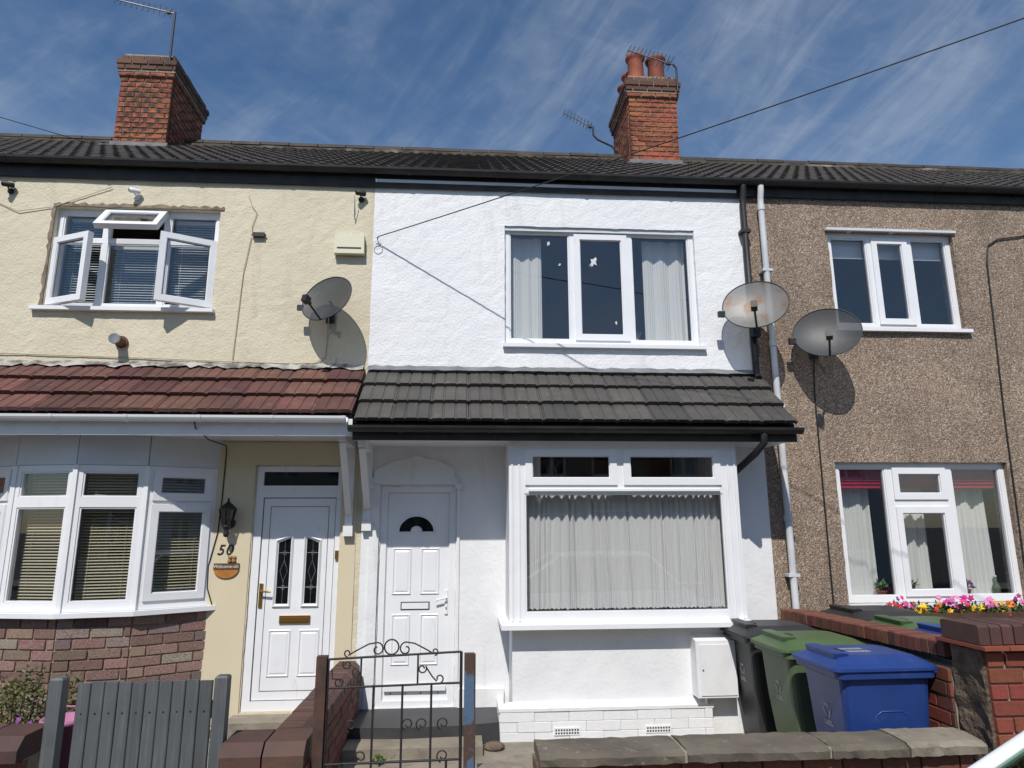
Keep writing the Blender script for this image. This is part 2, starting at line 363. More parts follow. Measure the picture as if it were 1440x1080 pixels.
def brick_mesh(m):
    def mk():
        c = .06; pts = [(-.5+c*.25, -.5), (.5-c*.25, -.5), (.5, -.5+c), (.5, .5-c), (.5-c*.25, .5), (-.5+c*.25, .5), (-.5, .5-c), (-.5, -.5+c)]
        b = MB(); b.loft([[Vector((x*.97, -.5, z*.93)) for x, z in pts], [Vector((x, -.44, z)) for x, z in pts], [Vector((x, .5, z)) for x, z in pts]]); return b.mesh('brick', m)
    return shared('brick_'+m, mk)
def bricks(parent, mtx, L, z0, z1, bl, ch, mats, depth=.1, joint=.012, start=0, proud=0, name='brick', header=None):
    """courses of single bricks on a facet (local x along, -y outwards)"""
    n = max(1, round((z1-z0)/ch)); ch = (z1-z0)/n
    for j in range(n):
        x = -((j+start) % 2)*bl*.5
        while x < L-.015:
            a, b = max(x, 0), min(x+bl, L); x += bl
            if b-a < .035: continue
            p = mtx @ Vector(((a+b)/2, depth/2-.004-proud+random.uniform(-.003, .003), z0+(j+.5)*ch))
            o = put(name, brick_mesh(random.choice(mats)), parent, p, scale=(b-a-joint, depth, ch-joint))
            o.rotation_euler = (random.uniform(-.01, .01), 0, math.atan2(mtx[1][0], mtx[0][0])+random.uniform(-.006, .006))
def text_mesh(name, s, size, m, depth=.004, shear=0.0):
    cu = bpy.data.curves.new(name, 'FONT'); cu.body = s; cu.size = size; cu.extrude = depth; cu.shear = shear; cu.align_x = 'CENTER'
    o = bpy.data.objects.new(name, cu); COL.objects.link(o); dg = bpy.context.evaluated_depsgraph_get()
    me = bpy.data.meshes.new_from_object(o.evaluated_get(dg)); bpy.data.objects.remove(o); bpy.data.curves.remove(cu)
    me.materials.clear(); me.materials.append(MT[m]); return me

# ------------------------------------------------------------------ ground
gnd = MB().box(-300, 300, -400, 400, -.6, -.16).build('ground', 'asphalt'); tag(gnd, kind='structure')
road = MB().box(-120, 120, -12.4, -4.75, -.17, -.15).build('road', 'asphalt'); tag(road, kind='structure')
pv = MB().box(-120, 120, -4.62, -2.76, -.3, -.04).build('pavement', 'paving'); tag(pv, kind='structure')
kb = MB()
for i in range(-40, 40): kb.box(i*.915+.004, i*.915+.911, -4.75, -4.624, -.3, -.035)
tag(kb.build('kerb', 'concrete'), kind='structure')
pv2 = MB().box(-120, 120, -14.4, -12.4, -.3, -.04).build('pavement', 'paving'); tag(pv2, kind='structure')
gd = MB().box(-1.0, 3.2, -2.76, .2, -.3, 0).build('garden_ground', 'concrete'); tag(gd, kind='structure')
gd2 = MB().box(-5.4, -1.0, -2.76, .2, -.3, .015).build('garden_ground', 'soil'); tag(gd2, kind='structure')
gp = MB().box(-2.15, -1.2, -2.75, -.32, 0, .03).build('garden_path', 'gravel'); tag(gp, kind='structure')
gd3 = MB().box(3.2, 7.6, -2.76, .2, -.3, .01).build('garden_ground', 'concrete'); tag(gd3, kind='structure')

# ------------------------------------------------------------------ house shells
PL, PW, PR, PE = -5.1, -.98, 3.11, 7.4            # party lines
EAVE = 5.50; RIDGE_Y, RIDGE_Z = 3.4, 7.80; GUT_Y, GUT_Z = -.07, 5.57
def shell(h, x0, x1, wallmat, holes_front, seed):
    b = MB(); b.plate(x0, x1, -.05, EAVE, holes_front, 0, .24, step=.07, wob=.007, seed=seed); w = b.build('wall', wallmat, h)
    b = MB()
    b.box(x0+.002, x0+.1, .245, 6.9, -.05, EAVE); b.box(x1-.1, x1-.002, .245, 6.9, -.05, EAVE); b.box(x0+.002, x1-.002, 6.9, 7.1, -.05, EAVE)
    b.box(x0+.101, x1-.101, 3.4, 3.5, .1, EAVE-.01)                                        # partition between the rooms
    b.build('inner_walls', 'interior', h)
    b = MB(); b.box(x0+.1, x1-.1, .245, 6.89, .04, .12); b.box(x0+.1, x1-.1, .245, 6.89, 2.78, 2.98); b.box(x0+.1, x1-.1, .245, 6.89, 5.28, 5.36)
    b.build('floors', 'floor_in', h)
    return w
def roof(h, x0, x1, seed):
    """rolled interlocking tiles: each course a stepped, profiled strip"""
    u = Vector((0, RIDGE_Y-GUT_Y, RIDGE_Z-GUT_Z)); Ls = u.length; u /= Ls; n = Vector((0, -u.z, u.y)); base = Vector((0, GUT_Y-.03, GUT_Z-.008))
    b = MB(); rows = 13; rh = Ls/rows; dx = .152
    prof = [(0, .0), (.055, .0), (.075, .013), (.108, .017), (.138, .010), (.152, 0)]
    rnd = random.Random(seed)
    for j in range(rows):
        x = x0; pts = []
        while x < x1-.01:
            lift = rnd.uniform(-.002, .002)
            for px, pz in prof[:-1]:
                if x+px < x1: pts.append((x+px, pz+lift))
            x += dx
        pts.append((x1, 0))
        t0, t1 = j*rh, (j+1)*rh+.02
        lo = [base+u*t0+n*(z+.022)+Vector((x, 0, 0)) for x, z in pts]; hi = [base+u*t1+n*(z+.004)+Vector((x, 0, 0)) for x, z in pts]
        dn = [base+u*t0+n*(z+.008)+Vector((x, 0, 0)) for x, z in pts]; k = len(pts)
        b.add(lo+hi+dn, [(i, i+1, k+i+1, k+i) for i in range(k-1)]+[(2*k+i, 2*k+i+1, i+1, i) for i in range(k-1)])
    o = b.build('roof_tiles', 'main_tile', h); o['kind'] = 'stuff'
    b = MB(); e = Vector((0, 0, .0))
    b.add([(x0, GUT_Y, GUT_Z), (x1, GUT_Y, GUT_Z), (x1, RIDGE_Y, RIDGE_Z), (x0, RIDGE_Y, RIDGE_Z), (x1, 7.2, GUT_Z), (x0, 7.2, GUT_Z)], [(0, 1, 2, 3), (3, 2, 4, 5), (0, 3, 5), (1, 4, 2)])
    b.build('roof', 'main_tile', h)
    i = 0; x = x0
    rm = shared('ridge', lambda: MB().loft([[Vector((xx, .13*math.cos(a), .10*math.sin(a))) for a in [math.pi*k/8 for k in range(9)]] for xx in (.006, .444)]).mesh('ridge_tile', 'main_tile'))
    while x < x1-.05:
        L = min(.45, x1-x); put('ridge_tile', rm, h, (x, RIDGE_Y, RIDGE_Z+.01+rnd.uniform(-.006, .006)), scale=(L/.45, 1, 1)); x += .45
    b = MB(); x = x0
    while x < x1-.01:
        L = min(.45, x1-x); b.box(x, x+L, RIDGE_Y-.16, RIDGE_Y-.11, RIDGE_Z-.08, RIDGE_Z-.028+rnd.uniform(0, .016)); x += .45
    b.build('ridge_mortar', 'ridge_bed', h)
def half_round(b, x0, x1, y, z, r, seg=8):
    """half-round gutter, open at the top"""
    out = [(y+r*math.cos(math.pi+math.pi*k/seg), z+r*math.sin(math.pi+math.pi*k/seg)) for k in range(seg+1)]
    inn = [(y+(r-.005)*math.cos(2*math.pi-math.pi*k/seg), z+(r-.005)*math.sin(2*math.pi-math.pi*k/seg)) for k in range(seg+1)]
    ring = out+inn
    b.loft([[Vector((x0, p, q)) for p, q in ring], [Vector((x1, p, q)) for p, q in ring]])
def eaves(h, x0, x1, dz=0.0, white_strip=False):
    boxp('fascia', h, 'black_board', x0, x1, -.04, -.009, 5.385+dz, GUT_Z-.005)
    b = MB(); half_round(b, x0+.002, x1-.002, -.105, GUT_Z-.012+dz*.3, .058); g = b.build('gutter', 'black_plastic', h)
    x = x0+.35
    while x < x1:
        b = MB(); half_round(b, x, x+.035, -.105, GUT_Z-.011+dz*.3, .064); b.box(x, x+.03, -.05, -.041, GUT_Z-.09, GUT_Z-.005); b.build('gutter_bracket', 'black_plastic', g); x += .95
    if white_strip: boxp('trim_strip', h, 'pipe_white', x0+.01, x1-.1, -.052, -.041, 5.435, 5.468)

def window(h, x0, x1, z0, z1, y, lights, mtx=None, fmat='upvc', sill=None, depth=.07, glass='glass', name='window', decals=None):
    """uPVC frame with lights; 'f' fixed, 's' closed sash.  Children: sash, pane, sill"""
    L = [l[:4] for l in lights]
    w = MB(); w.plate(x0, x1, z0, z1, L, y, y+depth, m=mtx); wo_ = w.build(name, fmat, h)
    for l in lights:
        a, b_, c, d, k = l[:5]
        if k == 's':
            s = MB(); s.plate(a-.028, b_+.028, c-.028, d+.028, [(a+.036, b_-.036, c+.036, d-.036)], y-.017, y+.045, m=mtx)
            s.plate(a+.030, b_-.030, c+.030, d-.030, [(a+.044, b_-.044, c+.044, d-.044)], y-.003, y+.02, m=mtx); s.build('sash', fmat, wo_)
            g = (a+.0365, b_-.0365, c+.0365, d-.0365); yy = y+.012
        else:
            s = MB(); s.plate(a+.001, b_-.001, c+.001, d-.001, [(a+.014, b_-.014, c+.014, d-.014)], y+.008, y+.03, m=mtx); s.build('bead', fmat, wo_)
            g = (a+.002, b_-.002, c+.002, d-.002); yy = y+.032
        if k != 'o':
            MB().box(g[0], g[1], yy, yy+.005, g[2], g[3], m=mtx).build('pane', glass, wo_)
            q = MB(); q.plate(g[0]+.0005, g[1]-.0005, g[2]+.0005, g[3]-.0005, [(g[0]+.009, g[1]-.009, g[2]+.009, g[3]-.009)], yy-.0015, yy-.0005, m=mtx); q.build('gasket', 'seal', wo_)
    if sill: 
        b = MB(); b.box(sill[0], sill[1], sill[2], y+.02, z0-.04, z0-.002, m=mtx); b.build('sill', fmat, wo_)
    return wo_
def curtain(x0, x1, z0, z1, y, waves, amp, m, label, seed=0, name='curtain', hem=None):
    b = MB(); n = max(40, waves*12); rr = random.Random(seed); ph = [rr.uniform(0, 6) for _ in range(6)]
    # fold positions drift, so no two pleats are alike
    cuts = [0]; 
    while cuts[-1] < 1: cuts.append(cuts[-1]+rr.uniform(.45, 1.6)/waves)
    amps = [rr.uniform(.35, 1.15) for _ in cuts]
    def fold(s):
        k = 0
        while k < len(cuts)-2 and cuts[k+1] <= s: k += 1
        t = (s-cuts[k])/(cuts[k+1]-cuts[k]); return amps[k]*math.sin(t*math.pi)**1.4*(1 if k % 2 else -1)
    rows = 9; vs = []
    for j in range(rows):
        t = j/(rows-1)
        for i in range(n+1):
            s = i/n; yy = y+amp*(.55+.45*t)*(fold(min(.999, max(0, s+.012*t*math.sin(s*7+ph[0]))))*1.3+.25*math.sin(s*waves*17+ph[1]+t*1.5))
            zb = z0+.006*math.sin(s*waves*5+ph[3]); vs.append((x0+(x1-x0)*s, yy, z1+(zb-z1)*t))
    b.add(vs, [(j*(n+1)+i, (j+1)*(n+1)+i, (j+1)*(n+1)+i+1, j*(n+1)+i+1) for j in range(rows-1) for i in range(n)], True)
    return tag(b.build(name, m), label, 'curtain')
def blind(x0, x1, z0, z1, label, mtx, pitch_=.026, m='blind_slat', tilt=28, group=None):
    t = thing('window_blind', label, 'blind', group=group)
    def mk():
        b = MB(); b.box(-.5, .5, -.0125, .0125, -.0006, .0006); return b.mesh('slat', m)
    me = shared('slat_'+m, mk); rz = math.atan2(mtx[1][0], mtx[0][0]); z = z0+.02
    while z < z1-.03:
        put('slat', me, t, mtx @ Vector(((x0+x1)/2, 0, z)), (R(tilt+random.uniform(-3, 3)), 0, rz), (x1-x0, 1, 1)); z += pitch_
    MB().box(x0, x1, -.018, .018, z1-.03, z1, m=mtx).build('head_rail', m, t)
    for f in (.18, .82): MB().box(x0+(x1-x0)*f-.001, x0+(x1-x0)*f+.001, -.016, -.0145, z0, z1-.03, m=mtx).build('cord', m, t)
    return t
def porch(h, x0, x1, m, ztop, ybot, zbot, nrows=3):
    """lean-to roof of ribbed interlocking tiles, every tile an object"""
    u = Vector((0, ybot, zbot-ztop)); Ls = u.length; u /= Ls; n = Vector((0, u.z, -u.y)); n = n if n.z > 0 else -n
    base = boxp('porch_deck', h, 'black_board', 0, 1, 0, 1, 0, 1)
    base.data.clear_geometry()
    vs = []; 
    for x in (x0+.01, x1-.01):
        for off in (-.012, -.05): vs += [Vector((x, -.001, ztop))+n*off, Vector((x, 0, ztop))+u*(Ls-.02)+n*off]
    base.data.from_pydata([tuple(v) for v in vs], [], [(0, 1, 5, 4), (2, 6, 7, 3), (0, 2, 3, 1), (4, 5, 7, 6), (1, 3, 7, 5), (0, 4, 6, 2)])
    tw = .342; k = max(1, round((x1-x0)/tw)); tw = (x1-x0)/k
    def mk():
        b = MB(); prof = [(0, .004), (.010, .004), (.017, .014), (.097, .015), (.104, .007), (.114, .007), (.121, .016), (.210, .016), (.217, .007), (.227, .007), (.234, .015), (.316, .014), (.325, .003), (.338, .003)]
        l = Ls/nrows+.035
        lo = [Vector((x, 0, z+.046)) for x, z in prof]; hi = [Vector((x, l, z+.004)) for x, z in prof]; dn = [Vector((x, .002, z+.010)) for x, z in prof]; q = len(prof)
        b.add(lo+hi+dn, [(i, i+1, q+i+1, q+i) for i in range(q-1)]+[(2*q+i, 2*q+i+1, i+1, i) for i in range(q-1)])
        b.add([lo[0], hi[0], dn[0]], [(0, 1, 2)]); b.add([lo[-1], hi[-1], dn[-1]], [(0, 2, 1)])
        return b.mesh('tile', m)
    me = shared('porchtile_'+m, mk); ang = math.atan2(-u.z, -u.y)
    for j in range(nrows):
        s = Ls*(1-j/nrows)
        for i in range(k):
            p = Vector((x0+i*tw, 0, ztop))+u*s+n*random.uniform(-.003, .003)
            put('tile', me, h, p, (ang+random.uniform(-.006, .006), random.uniform(-.006, .006), random.uniform(-.008, .008)), (tw/.342, 1, 1))
    return u, n, Ls
def chimney(h, x0, x1, y0, y1, z0, z1, pots):
    c = MB().box(x0+.012, x1-.012, y0+.012, y1-.012, z0-.9, z1).build('chimney', 'mortar', h)
    mats = ['chimney_brick']
    fm, L = frame_m((x0, y0), (x1, y0)); bricks(c, fm, L, z0, z1-.40, .235, .088, mats, depth=.06)
    fm, L = frame_m((x1, y0+.055), (x1, y1)); bricks(c, fm, L, z0-.35, z1-.40, .235, .088, mats, depth=.06, start=1)
    fm, L = frame_m((x0, y1), (x0, y0+.055)); bricks(c, fm, L, z0-.35, z1-.40, .235, .088, mats, depth=.06, start=1)
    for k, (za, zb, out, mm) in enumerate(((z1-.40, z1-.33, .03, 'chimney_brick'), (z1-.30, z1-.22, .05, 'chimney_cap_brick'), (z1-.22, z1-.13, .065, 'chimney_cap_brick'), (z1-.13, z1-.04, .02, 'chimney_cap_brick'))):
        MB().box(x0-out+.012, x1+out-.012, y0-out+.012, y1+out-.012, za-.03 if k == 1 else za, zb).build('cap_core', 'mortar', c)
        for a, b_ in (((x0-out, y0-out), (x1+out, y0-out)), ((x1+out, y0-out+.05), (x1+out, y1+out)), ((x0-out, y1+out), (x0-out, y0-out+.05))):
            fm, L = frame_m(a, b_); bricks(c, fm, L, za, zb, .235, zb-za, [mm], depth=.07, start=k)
    b = MB(); b.loft([[Vector((x, y, z1-.045)) for x, y in ((x0+.02, y0+.02), (x1-.02, y0+.02), (x1-.02, y1-.02), (x0+.02, y1-.02))], [Vector((x, y, z1+.05)) for x, y in ((x0+.15, y0+.15), (x1-.15, y0+.15), (x1-.15, y1-.15), (x0+.15, y1-.15))]]); b.build('flaunching', 'flaunching', c)
    for px, py, r, hh, mm in pots:
        b = MB(); z = z1-.02; b.lathe([(r*1.02, z), (r*.98, z+.06), (r*.9, z+hh*.8), (r*1.0, z+hh*.86), (r*1.16, z+hh*.93), (r*1.16, z+hh), (r*.95, z+hh), (r*.8, z+hh*.8), (r*.8, z+.05)], (px, py, 0)); b.build('chimney_pot', mm, c)
    # lead apron
    b = MB(); b.box(x0-.10, x1+.05, y0-.16, y0-.004, z0-.085, z0-.03, ); b.box(x0-.03, x1+.03, y0-.022, y0-.006, z0-.05, z0+.10); b.build('apron', 'lead', c)
    return c

# ================================================================== house 50 (cream)
cream = thing('terraced_house', 'cream rendered terraced house with red tiled porch and bow window', 'house', (0, 0, 0))
bay_pts = [(-4.58, 0), (-4.05, -.33), (-3.46, -.45), (-2.89, -.33), (-2.36, 0)]
LW = (-4.23, -2.58, 3.98, 5.07); LD = (-2.01, -1.185, .15, 2.39)
shell(cream, PL, PW, 'cream_render', [LW, LD, (-4.5, -2.44, .3, 2.6)], 3)
roof(cream, PL, PW, 1); eaves(cream, PL, PW)
MB().plate(-2.46, -1.03, .05, 2.62, [(-2.02, -1.175, 0.14, 2.40)], -.010, -.0075, step=.1).build('smooth_panel', 'cream_smooth', cream)
b = MB(); rr = random.Random(31)
def edge_strip(a, c, n, w0, w1, off):
    pts0 = [Vector((a[0]+(c[0]-a[0])*i/n, -.0125, a[1]+(c[1]-a[1])*i/n)) for i in range(n+1)]
    pts1 = [p+Vector((off[0]*(w0+rr.uniform(0, w1)), .003, off[1]*(w0+rr.uniform(0, w1)))) for p in pts0]
    b.add(pts0+pts1, [(i, i+1, n+2+i, n+1+i) for i in range(n)])
edge_strip((LW[0]-.02, LW[3]+.004), (LW[1]+.04, LW[3]+.004), 40, .02, .03, (0, 1)); edge_strip((LW[0]-.004, LW[2]), (LW[0]-.004, LW[3]+.03), 26, .02, .03, (-1, 0))
b.build('bare_render_edge', 'bare_render', cream)
chimney(cream, -5.26, -4.49, 2.7, 3.9, 7.33, 8.93, [(-5.0, 3.1, .11, .16, 'chimney_cap_brick'), (-4.85, 3.5, .11, .14, 'chimney_cap_brick')])
# upper window
wy = .06
lw = window(cream, LW[0], LW[1], LW[2], LW[3], wy, [(-4.18, -3.765, 4.745, 5.02, 'f'), (-3.71, -3.155, 4.745, 5.02, 'o'), (-3.10, -2.63, 4.745, 5.02, 'f'),
    (-4.18, -3.765, 4.035, 4.70, 'o'), (-3.71, -3.155, 4.035, 4.70, 'f'), (-3.10, -2.63, 4.035, 4.70, 'o')], sill=(LW[0]-.10, LW[1]+.03, -.06))
def open_sash(name, parent, w, hgt, mtx):
    b = MB(); b.plate(0, w, 0, hgt, [(.06, w-.06, .06, hgt-.06)], -.03, .03, m=mtx); b.plate(.052, w-.052, .052, hgt-.052, [(.068, w-.068, .068, hgt-.068)], -.022, .022, m=mtx)
    s = b.build(name, 'upvc', parent)
    MB().box(.058, w-.058, -.004, .004, .058, hgt-.058, m=mtx).build('pane', 'glass', s)
    b = MB(); b.plate(.0685, w-.0685, .0685, hgt-.0685, [(.076, w-.076, .076, hgt-.076)], -.0055, -.0045, m=mtx); b.build('gasket', 'seal', s)
    return s
m_ = Matrix.Translation((-4.215, wy-.02, 4.005)) @ Matrix.Rotation(R(-24), 4, 'Z'); open_sash('sash', lw, .49, .725, m_)
m_ = Matrix.Translation((-2.60, wy-.02, 4.005)) @ Matrix.Rotation(R(27), 4, 'Z') @ Matrix.Translation((-.53, 0, 0)); open_sash('sash', lw, .53, .725, m_)
m_ = Matrix.Translation((-3.745, wy-.02, 5.045)) @ Matrix.Rotation(R(-40), 4, 'X') @ Matrix.Translation((0, 0, -.335)); open_sash('sash', lw, .62, .335, m_)
b = MB(); b.tube([(-4.1, .0, 4.03), (-3.84, -.12, 4.03)], .006, 6); b.tube([(-2.75, 0, 4.03), (-3.0, -.14, 4.03)], .006, 6); b.build('window_stay', 'galv', lw)
I4 = Matrix.Translation((0, .20, 0))
blind(-4.17, -3.76, 4.0, 5.02, 'pale venetian blind behind the casement of the upper window beside its wires', I4, .028, 'blind_slat_pale', 35)
blind(-3.70, -3.17, 4.0, 4.72, 'pale venetian blind behind the fixed middle light of the upper window', I4, .028, 'blind_slat_pale', 35)
blind(-3.09, -2.63, 4.0, 5.02, 'pale venetian blind behind the casement nearer the junction box', I4, .028, 'blind_slat_pale', 35)
# bow window: brick base, frames, header panels
bay = MB()
ring = lambda z, o: [Vector((x, y+o if 0 < i < 4 else y, z)) for i, (x, y) in enumerate(bay_pts)]
bay.add([Vector((x, y+.013, 0)) for x, y in bay_pts]+[Vector((x, y+.013, 1.05)) for x, y in bay_pts], [(i, i+1, i+6, i+5) for i in range(4)])
bw = bay.build('bay_wall', 'bay_mortar', cream)
for i in range(4):
    fm, L = frame_m(bay_pts[i], bay_pts[i+1]); bricks(bw, fm, L, 0, 1.045, .262, .0885, ['rustic_brick', 'rustic_brick', 'rustic_brick', 'rustic_pale'], depth=.06, start=i)
b = MB(); out = [(x*1.0+(x+3.47)*.06, y-.075 if 0 < k < 4 else y-.012) for k, (x, y) in enumerate(bay_pts)]
b.add([Vector((x, y, z)) for z in (1.048, 1.088) for x, y in out]+[Vector((x, y+.16, z)) for z in (1.048, 1.088) for x, y in bay_pts],
      [(i, i+1, i+6, i+5) for i in range(4)]+[(i+5, i+6, i+16, i+15) for i in range(4)]+[(i+1, i, i+10, i+11) for i in range(4)]+[(4, 14, 19, 9), (0, 5, 15, 10)])
b.build('bay_sill', 'upvc', cream)
blabels = ['cream venetian blind in the angled bow window side away from the door', 'cream venetian blind in the fixed bow window light farther from the door', 'sunlit cream venetian blind in the fixed bow window light nearer the door', 'cream venetian blind in the sashed bow window side beside the lantern']
for i in range(4):
    fm, L = frame_m(bay_pts[i], bay_pts[i+1])
    k = 's' if i in (0, 3) else 'f'; e = .085 if k == 's' else .062
    window(cream, .004, L-.004, 1.09, 2.36, 0, [(e, L-e, 1.17 if k == 'f' else 1.19, 1.985, k), (e, L-e, 2.075, 2.30, k)], mtx=fm, name='bay_window')
    MB().box(.003, L-.003, -.006, .05, 2.363, 2.66, m=fm).build('header_panel', 'upvc_grey', cream)
    fb = fm @ Matrix.Translation((0, .13, 0)); blind(.07, L-.07, 1.10, 2.33, blabels[i], fb, .0265, 'blind_slat', 30)
for x, y in bay_pts[1:4]: MB().box(x-.02, x+.02, y-.014, y+.03, 1.09, 2.36).build('corner_post', 'upvc', cream)
# porch
porch(cream, PL, PW-.02, 'red_tile', 3.36, -.70, 2.785)
b = MB(); b.box(PL, PW-.02, -.66, -.002, 2.635, 2.655); b.build('porch_soffit', 'white_paint_wood', cream)
b = MB(); b.box(PL, PW-.02, -.685, -.662, 2.60, 2.755); b.build('porch_fascia', 'white_paint_wood', cream)
b = MB(); half_round(b, PL, PW-.06, -.745, 2.765, .055); g = b.build('porch_gutter', 'upvc', cream)
x = PL+.3
while x < PW: b = MB(); half_round(b, x, x+.03, -.745, 2.766, .061); b.box(x, x+.03, -.692, -.684, 2.70, 2.77); b.build('gutter_bracket', 'upvc', g); x += .62
b = MB(); rr = random.Random(5); xs = [PL+i*.06 for i in range(int((PW-PL)/.06)+1)]
t_ = [3.425+rr.uniform(-.008, .012) for _ in xs]; y_ = [-.045-rr.uniform(0, .05) for _ in xs]
b.add([(x, -.004, t) for x, t in zip(xs, t_)]+[(x, q, 3.428+.9*q) for x, q in zip(xs, y_)], [(i+len(xs), i+1+len(xs), i+1, i) for i in range(len(xs)-1)]); b.build('mortar_fillet', 'fillet', cream)
# door of 50
def bevel_panel(parent, x0, x1, z0, z1, y, m='upvc', name='panel', wdt=.022, hgt=.012):
    b = MB(); o = [(x0, z0), (x1, z0), (x1, z1), (x0, z1)]; i1 = [(x0+wdt*.5, z0+wdt*.5), (x1-wdt*.5, z0+wdt*.5), (x1-wdt*.5, z1-wdt*.5), (x0+wdt*.5, z1-wdt*.5)]
    i2 = [(x0+wdt, z0+wdt), (x1-wdt, z0+wdt), (x1-wdt, z1-wdt), (x0+wdt, z1-wdt)]; i3 = [(x0+wdt*1.8, z0+wdt*1.8), (x1-wdt*1.8, z0+wdt*1.8), (x1-wdt*1.8, z1-wdt*1.8), (x0+wdt*1.8, z1-wdt*1.8)]
    b.loft([[Vector((p, yy, q)) for p, q in ring_] for ring_, yy in ((o, y), (i1, y-hgt), (i2, y-hgt*.1), (i3, y-hgt*.7))], caps=False)
    b.add([Vector((p, y-hgt*.7, q)) for p, q in i3], [(0, 1, 2, 3)]); return b.build(name, m, parent)
dy = .05
ld = MB(); ld.plate(-2.008, -1.187, .152, 2.388, [(-1.935, -1.235, .235, 2.085), (-1.945, -1.225, 2.20, 2.335)], dy-.03, dy+.05); d50 = ld.build('door', 'upvc', cream)
boxp('fanlight_pane', d50, 'dark_glass', -1.944, -1.226, dy, dy+.006, 2.201, 2.334)
b = MB(); b.plate(-1.927, -1.243, .243, 2.077, [(-1.765, -1.65, 1.09, 1.70), (-1.50, -1.385, 1.09, 1.70)], dy-.012, dy+.03); leaf = b.build('leaf', 'upvc', d50)
b = MB(); b.plate(-1.936, -1.234, .234, 2.086, [(-1.928, -1.242, .242, 2.078)], dy-.004, dy+.02); b.plate(-1.862, -1.302, .318, 2.0, [(-1.857, -1.307, .323, 1.995)], dy-.0135, dy-.01); b.build('gasket', 'seal', d50)
b = MB(); b.box(-1.766, -1.649, dy+.004, dy+.010, 1.089, 1.701); b.box(-1.501, -1.384, dy+.004, dy+.010, 1.089, 1.701); b.build('door_glass', 'dark_glass', leaf)
for xa, xb, sgn in ((-1.765, -1.65, 1), (-1.50, -1.385, -1)):
    b = MB(); za, zb = 1.70, 1.775
    top = [(xa, za), (xb, za), (xb, zb if sgn > 0 else za), (xa, zb if sgn < 0 else za)]
    tri = [(xa, 1.655), (xb, 1.70), (xb, 1.702), (xa, 1.702)] if sgn > 0 else [(xa, 1.70), (xb, 1.655), (xb, 1.702), (xa, 1.702)]
    b.prism(tri, dy-.0125, dy+.02)
    o_ = [(xa-.03, 1.055), (xb+.03, 1.055), (xb+.03, 1.745 if sgn > 0 else 1.69), (xa-.03, 1.69 if sgn > 0 else 1.745)]
    i_ = [(xa-.002, 1.088), (xb+.002, 1.088), (xb+.002, 1.705 if sgn > 0 else 1.66), (xa-.002, 1.66 if sgn > 0 else 1.705)]
    m2 = [((p[0]+q[0])/2, (p[1]+q[1])/2) for p, q in zip(o_, i_)]
    b.loft([[Vector((p, yy, q)) for p, q in r_] for r_, yy in ((o_, dy-.012), (m2, dy-.032), (i_, dy-.010))], caps=False); b.build('glass_moulding', 'upvc', leaf)
    b = MB(); xm = (xa+xb)/2
    for pts in ([(xm, 1.09), (xm, 1.29), (xm-.035, 1.39), (xm, 1.49), (xm, 1.69)], [(xm, 1.29), (xm+.035, 1.39), (xm, 1.49)], [(xa, 1.24), (xb, 1.24)], [(xa, 1.56), (xb, 1.56)]): b.tube([(p, dy+.002, q) for p, q in pts], .0025, 5)
    for zc in (1.24, 1.56): b.tube([(xm+.018*math.cos(a), dy+.002, zc+.018*math.sin(a)) for a in [k*math.pi/6 for k in range(13)]], .002, 5)
    b.build('lead_came', 'galv', leaf)
bevel_panel(leaf, -1.81, -1.60, .44, .86, dy-.012); bevel_panel(leaf, -1.53, -1.335, .44, .86, dy-.012)
b = MB(); b.box(-1.715, -1.43, dy-.028, dy-.012, .915, .985); lbx = b.build('letterbox', 'brass', leaf); boxp('flap', lbx, 'brass', -1.695, -1.45, dy-.034, dy-.0285, .93, .97)
b = MB(); b.box(-1.918, -1.885, dy-.025, dy-.012, 1.06, 1.28); b.tube([(-1.902, dy-.02, 1.21), (-1.902, dy-.06, 1.21), (-1.80, dy-.065, 1.205)], .009, 8); b.build('door_handle', 'brass', leaf)
boxp('door_bell', cream, 'brass', -1.222, -1.19, -.005, .018, 1.50, 1.58)
boxp('doorstep', cream, 'concrete', -2.06, -1.14, -.30, -.012, 0, .135)
# gallows brackets under the porches
def gallows(h, xc, z0, drop, out):
    b = MB(); b.box(xc-.035, xc+.035, -.05, -.0105, z0-drop, z0); b.box(xc-.035, xc+.035, -out, -.052, z0-.07, z0-.002)
    a = Vector((xc, -.05, z0-drop+.12)); c = Vector((xc, -out+.05, z0-.07)); d = c-a; ln = d.length; mm = Matrix.Translation(a) @ d.to_track_quat('Z', 'X').to_matrix().to_4x4(); b.box(-.025, .025, -.03, .03, 0, ln, m=mm)
    b.box(xc-.045, xc+.045, -.075, -.0108, z0-drop-.10, z0-drop-.002); b.build('porch_bracket', 'white_paint_wood', h)
gallows(cream, -1.10, 2.635, .82, .60)

# ================================================================== white house
white = thing('terraced_house', 'white painted terraced house with grey tiled porch over door and bay', 'house', (0, 0, 0))
WW = (.42, 2.51, 3.665, 4.99); WD = (-.80, -.065, .16, 2.19)
shell(white, PW, PR, 'white_render', [WW, WD, (.52, 2.48, .35, 2.58)], 11)
roof(white, PW, PR, 2); eaves(white, PW, PR, white_strip=True)
MB().plate(PW+.004, PR-.002, .05, 2.60, [(-.815, -.05, 0.15, 2.205), (.50, 2.50, .3, 2.59)], -.010, -.0075, step=.1).build('smooth_panel', 'smooth_white', white)
chimney(white, 2.58, 3.37, 2.7, 3.8, 7.33, 8.93, [(2.79, 2.95, .14, .54, 'pot_clay'), (3.14, 2.97, .145, .52, 'pot_clay'), (2.78, 3.27, .13, .42, 'pot_clay'), (2.78, 3.58, .13, .42, 'pot_clay'), (3.12, 3.3, .13, .36, 'pot_clay'), (3.12, 3.6, .13, .36, 'pot_clay')])
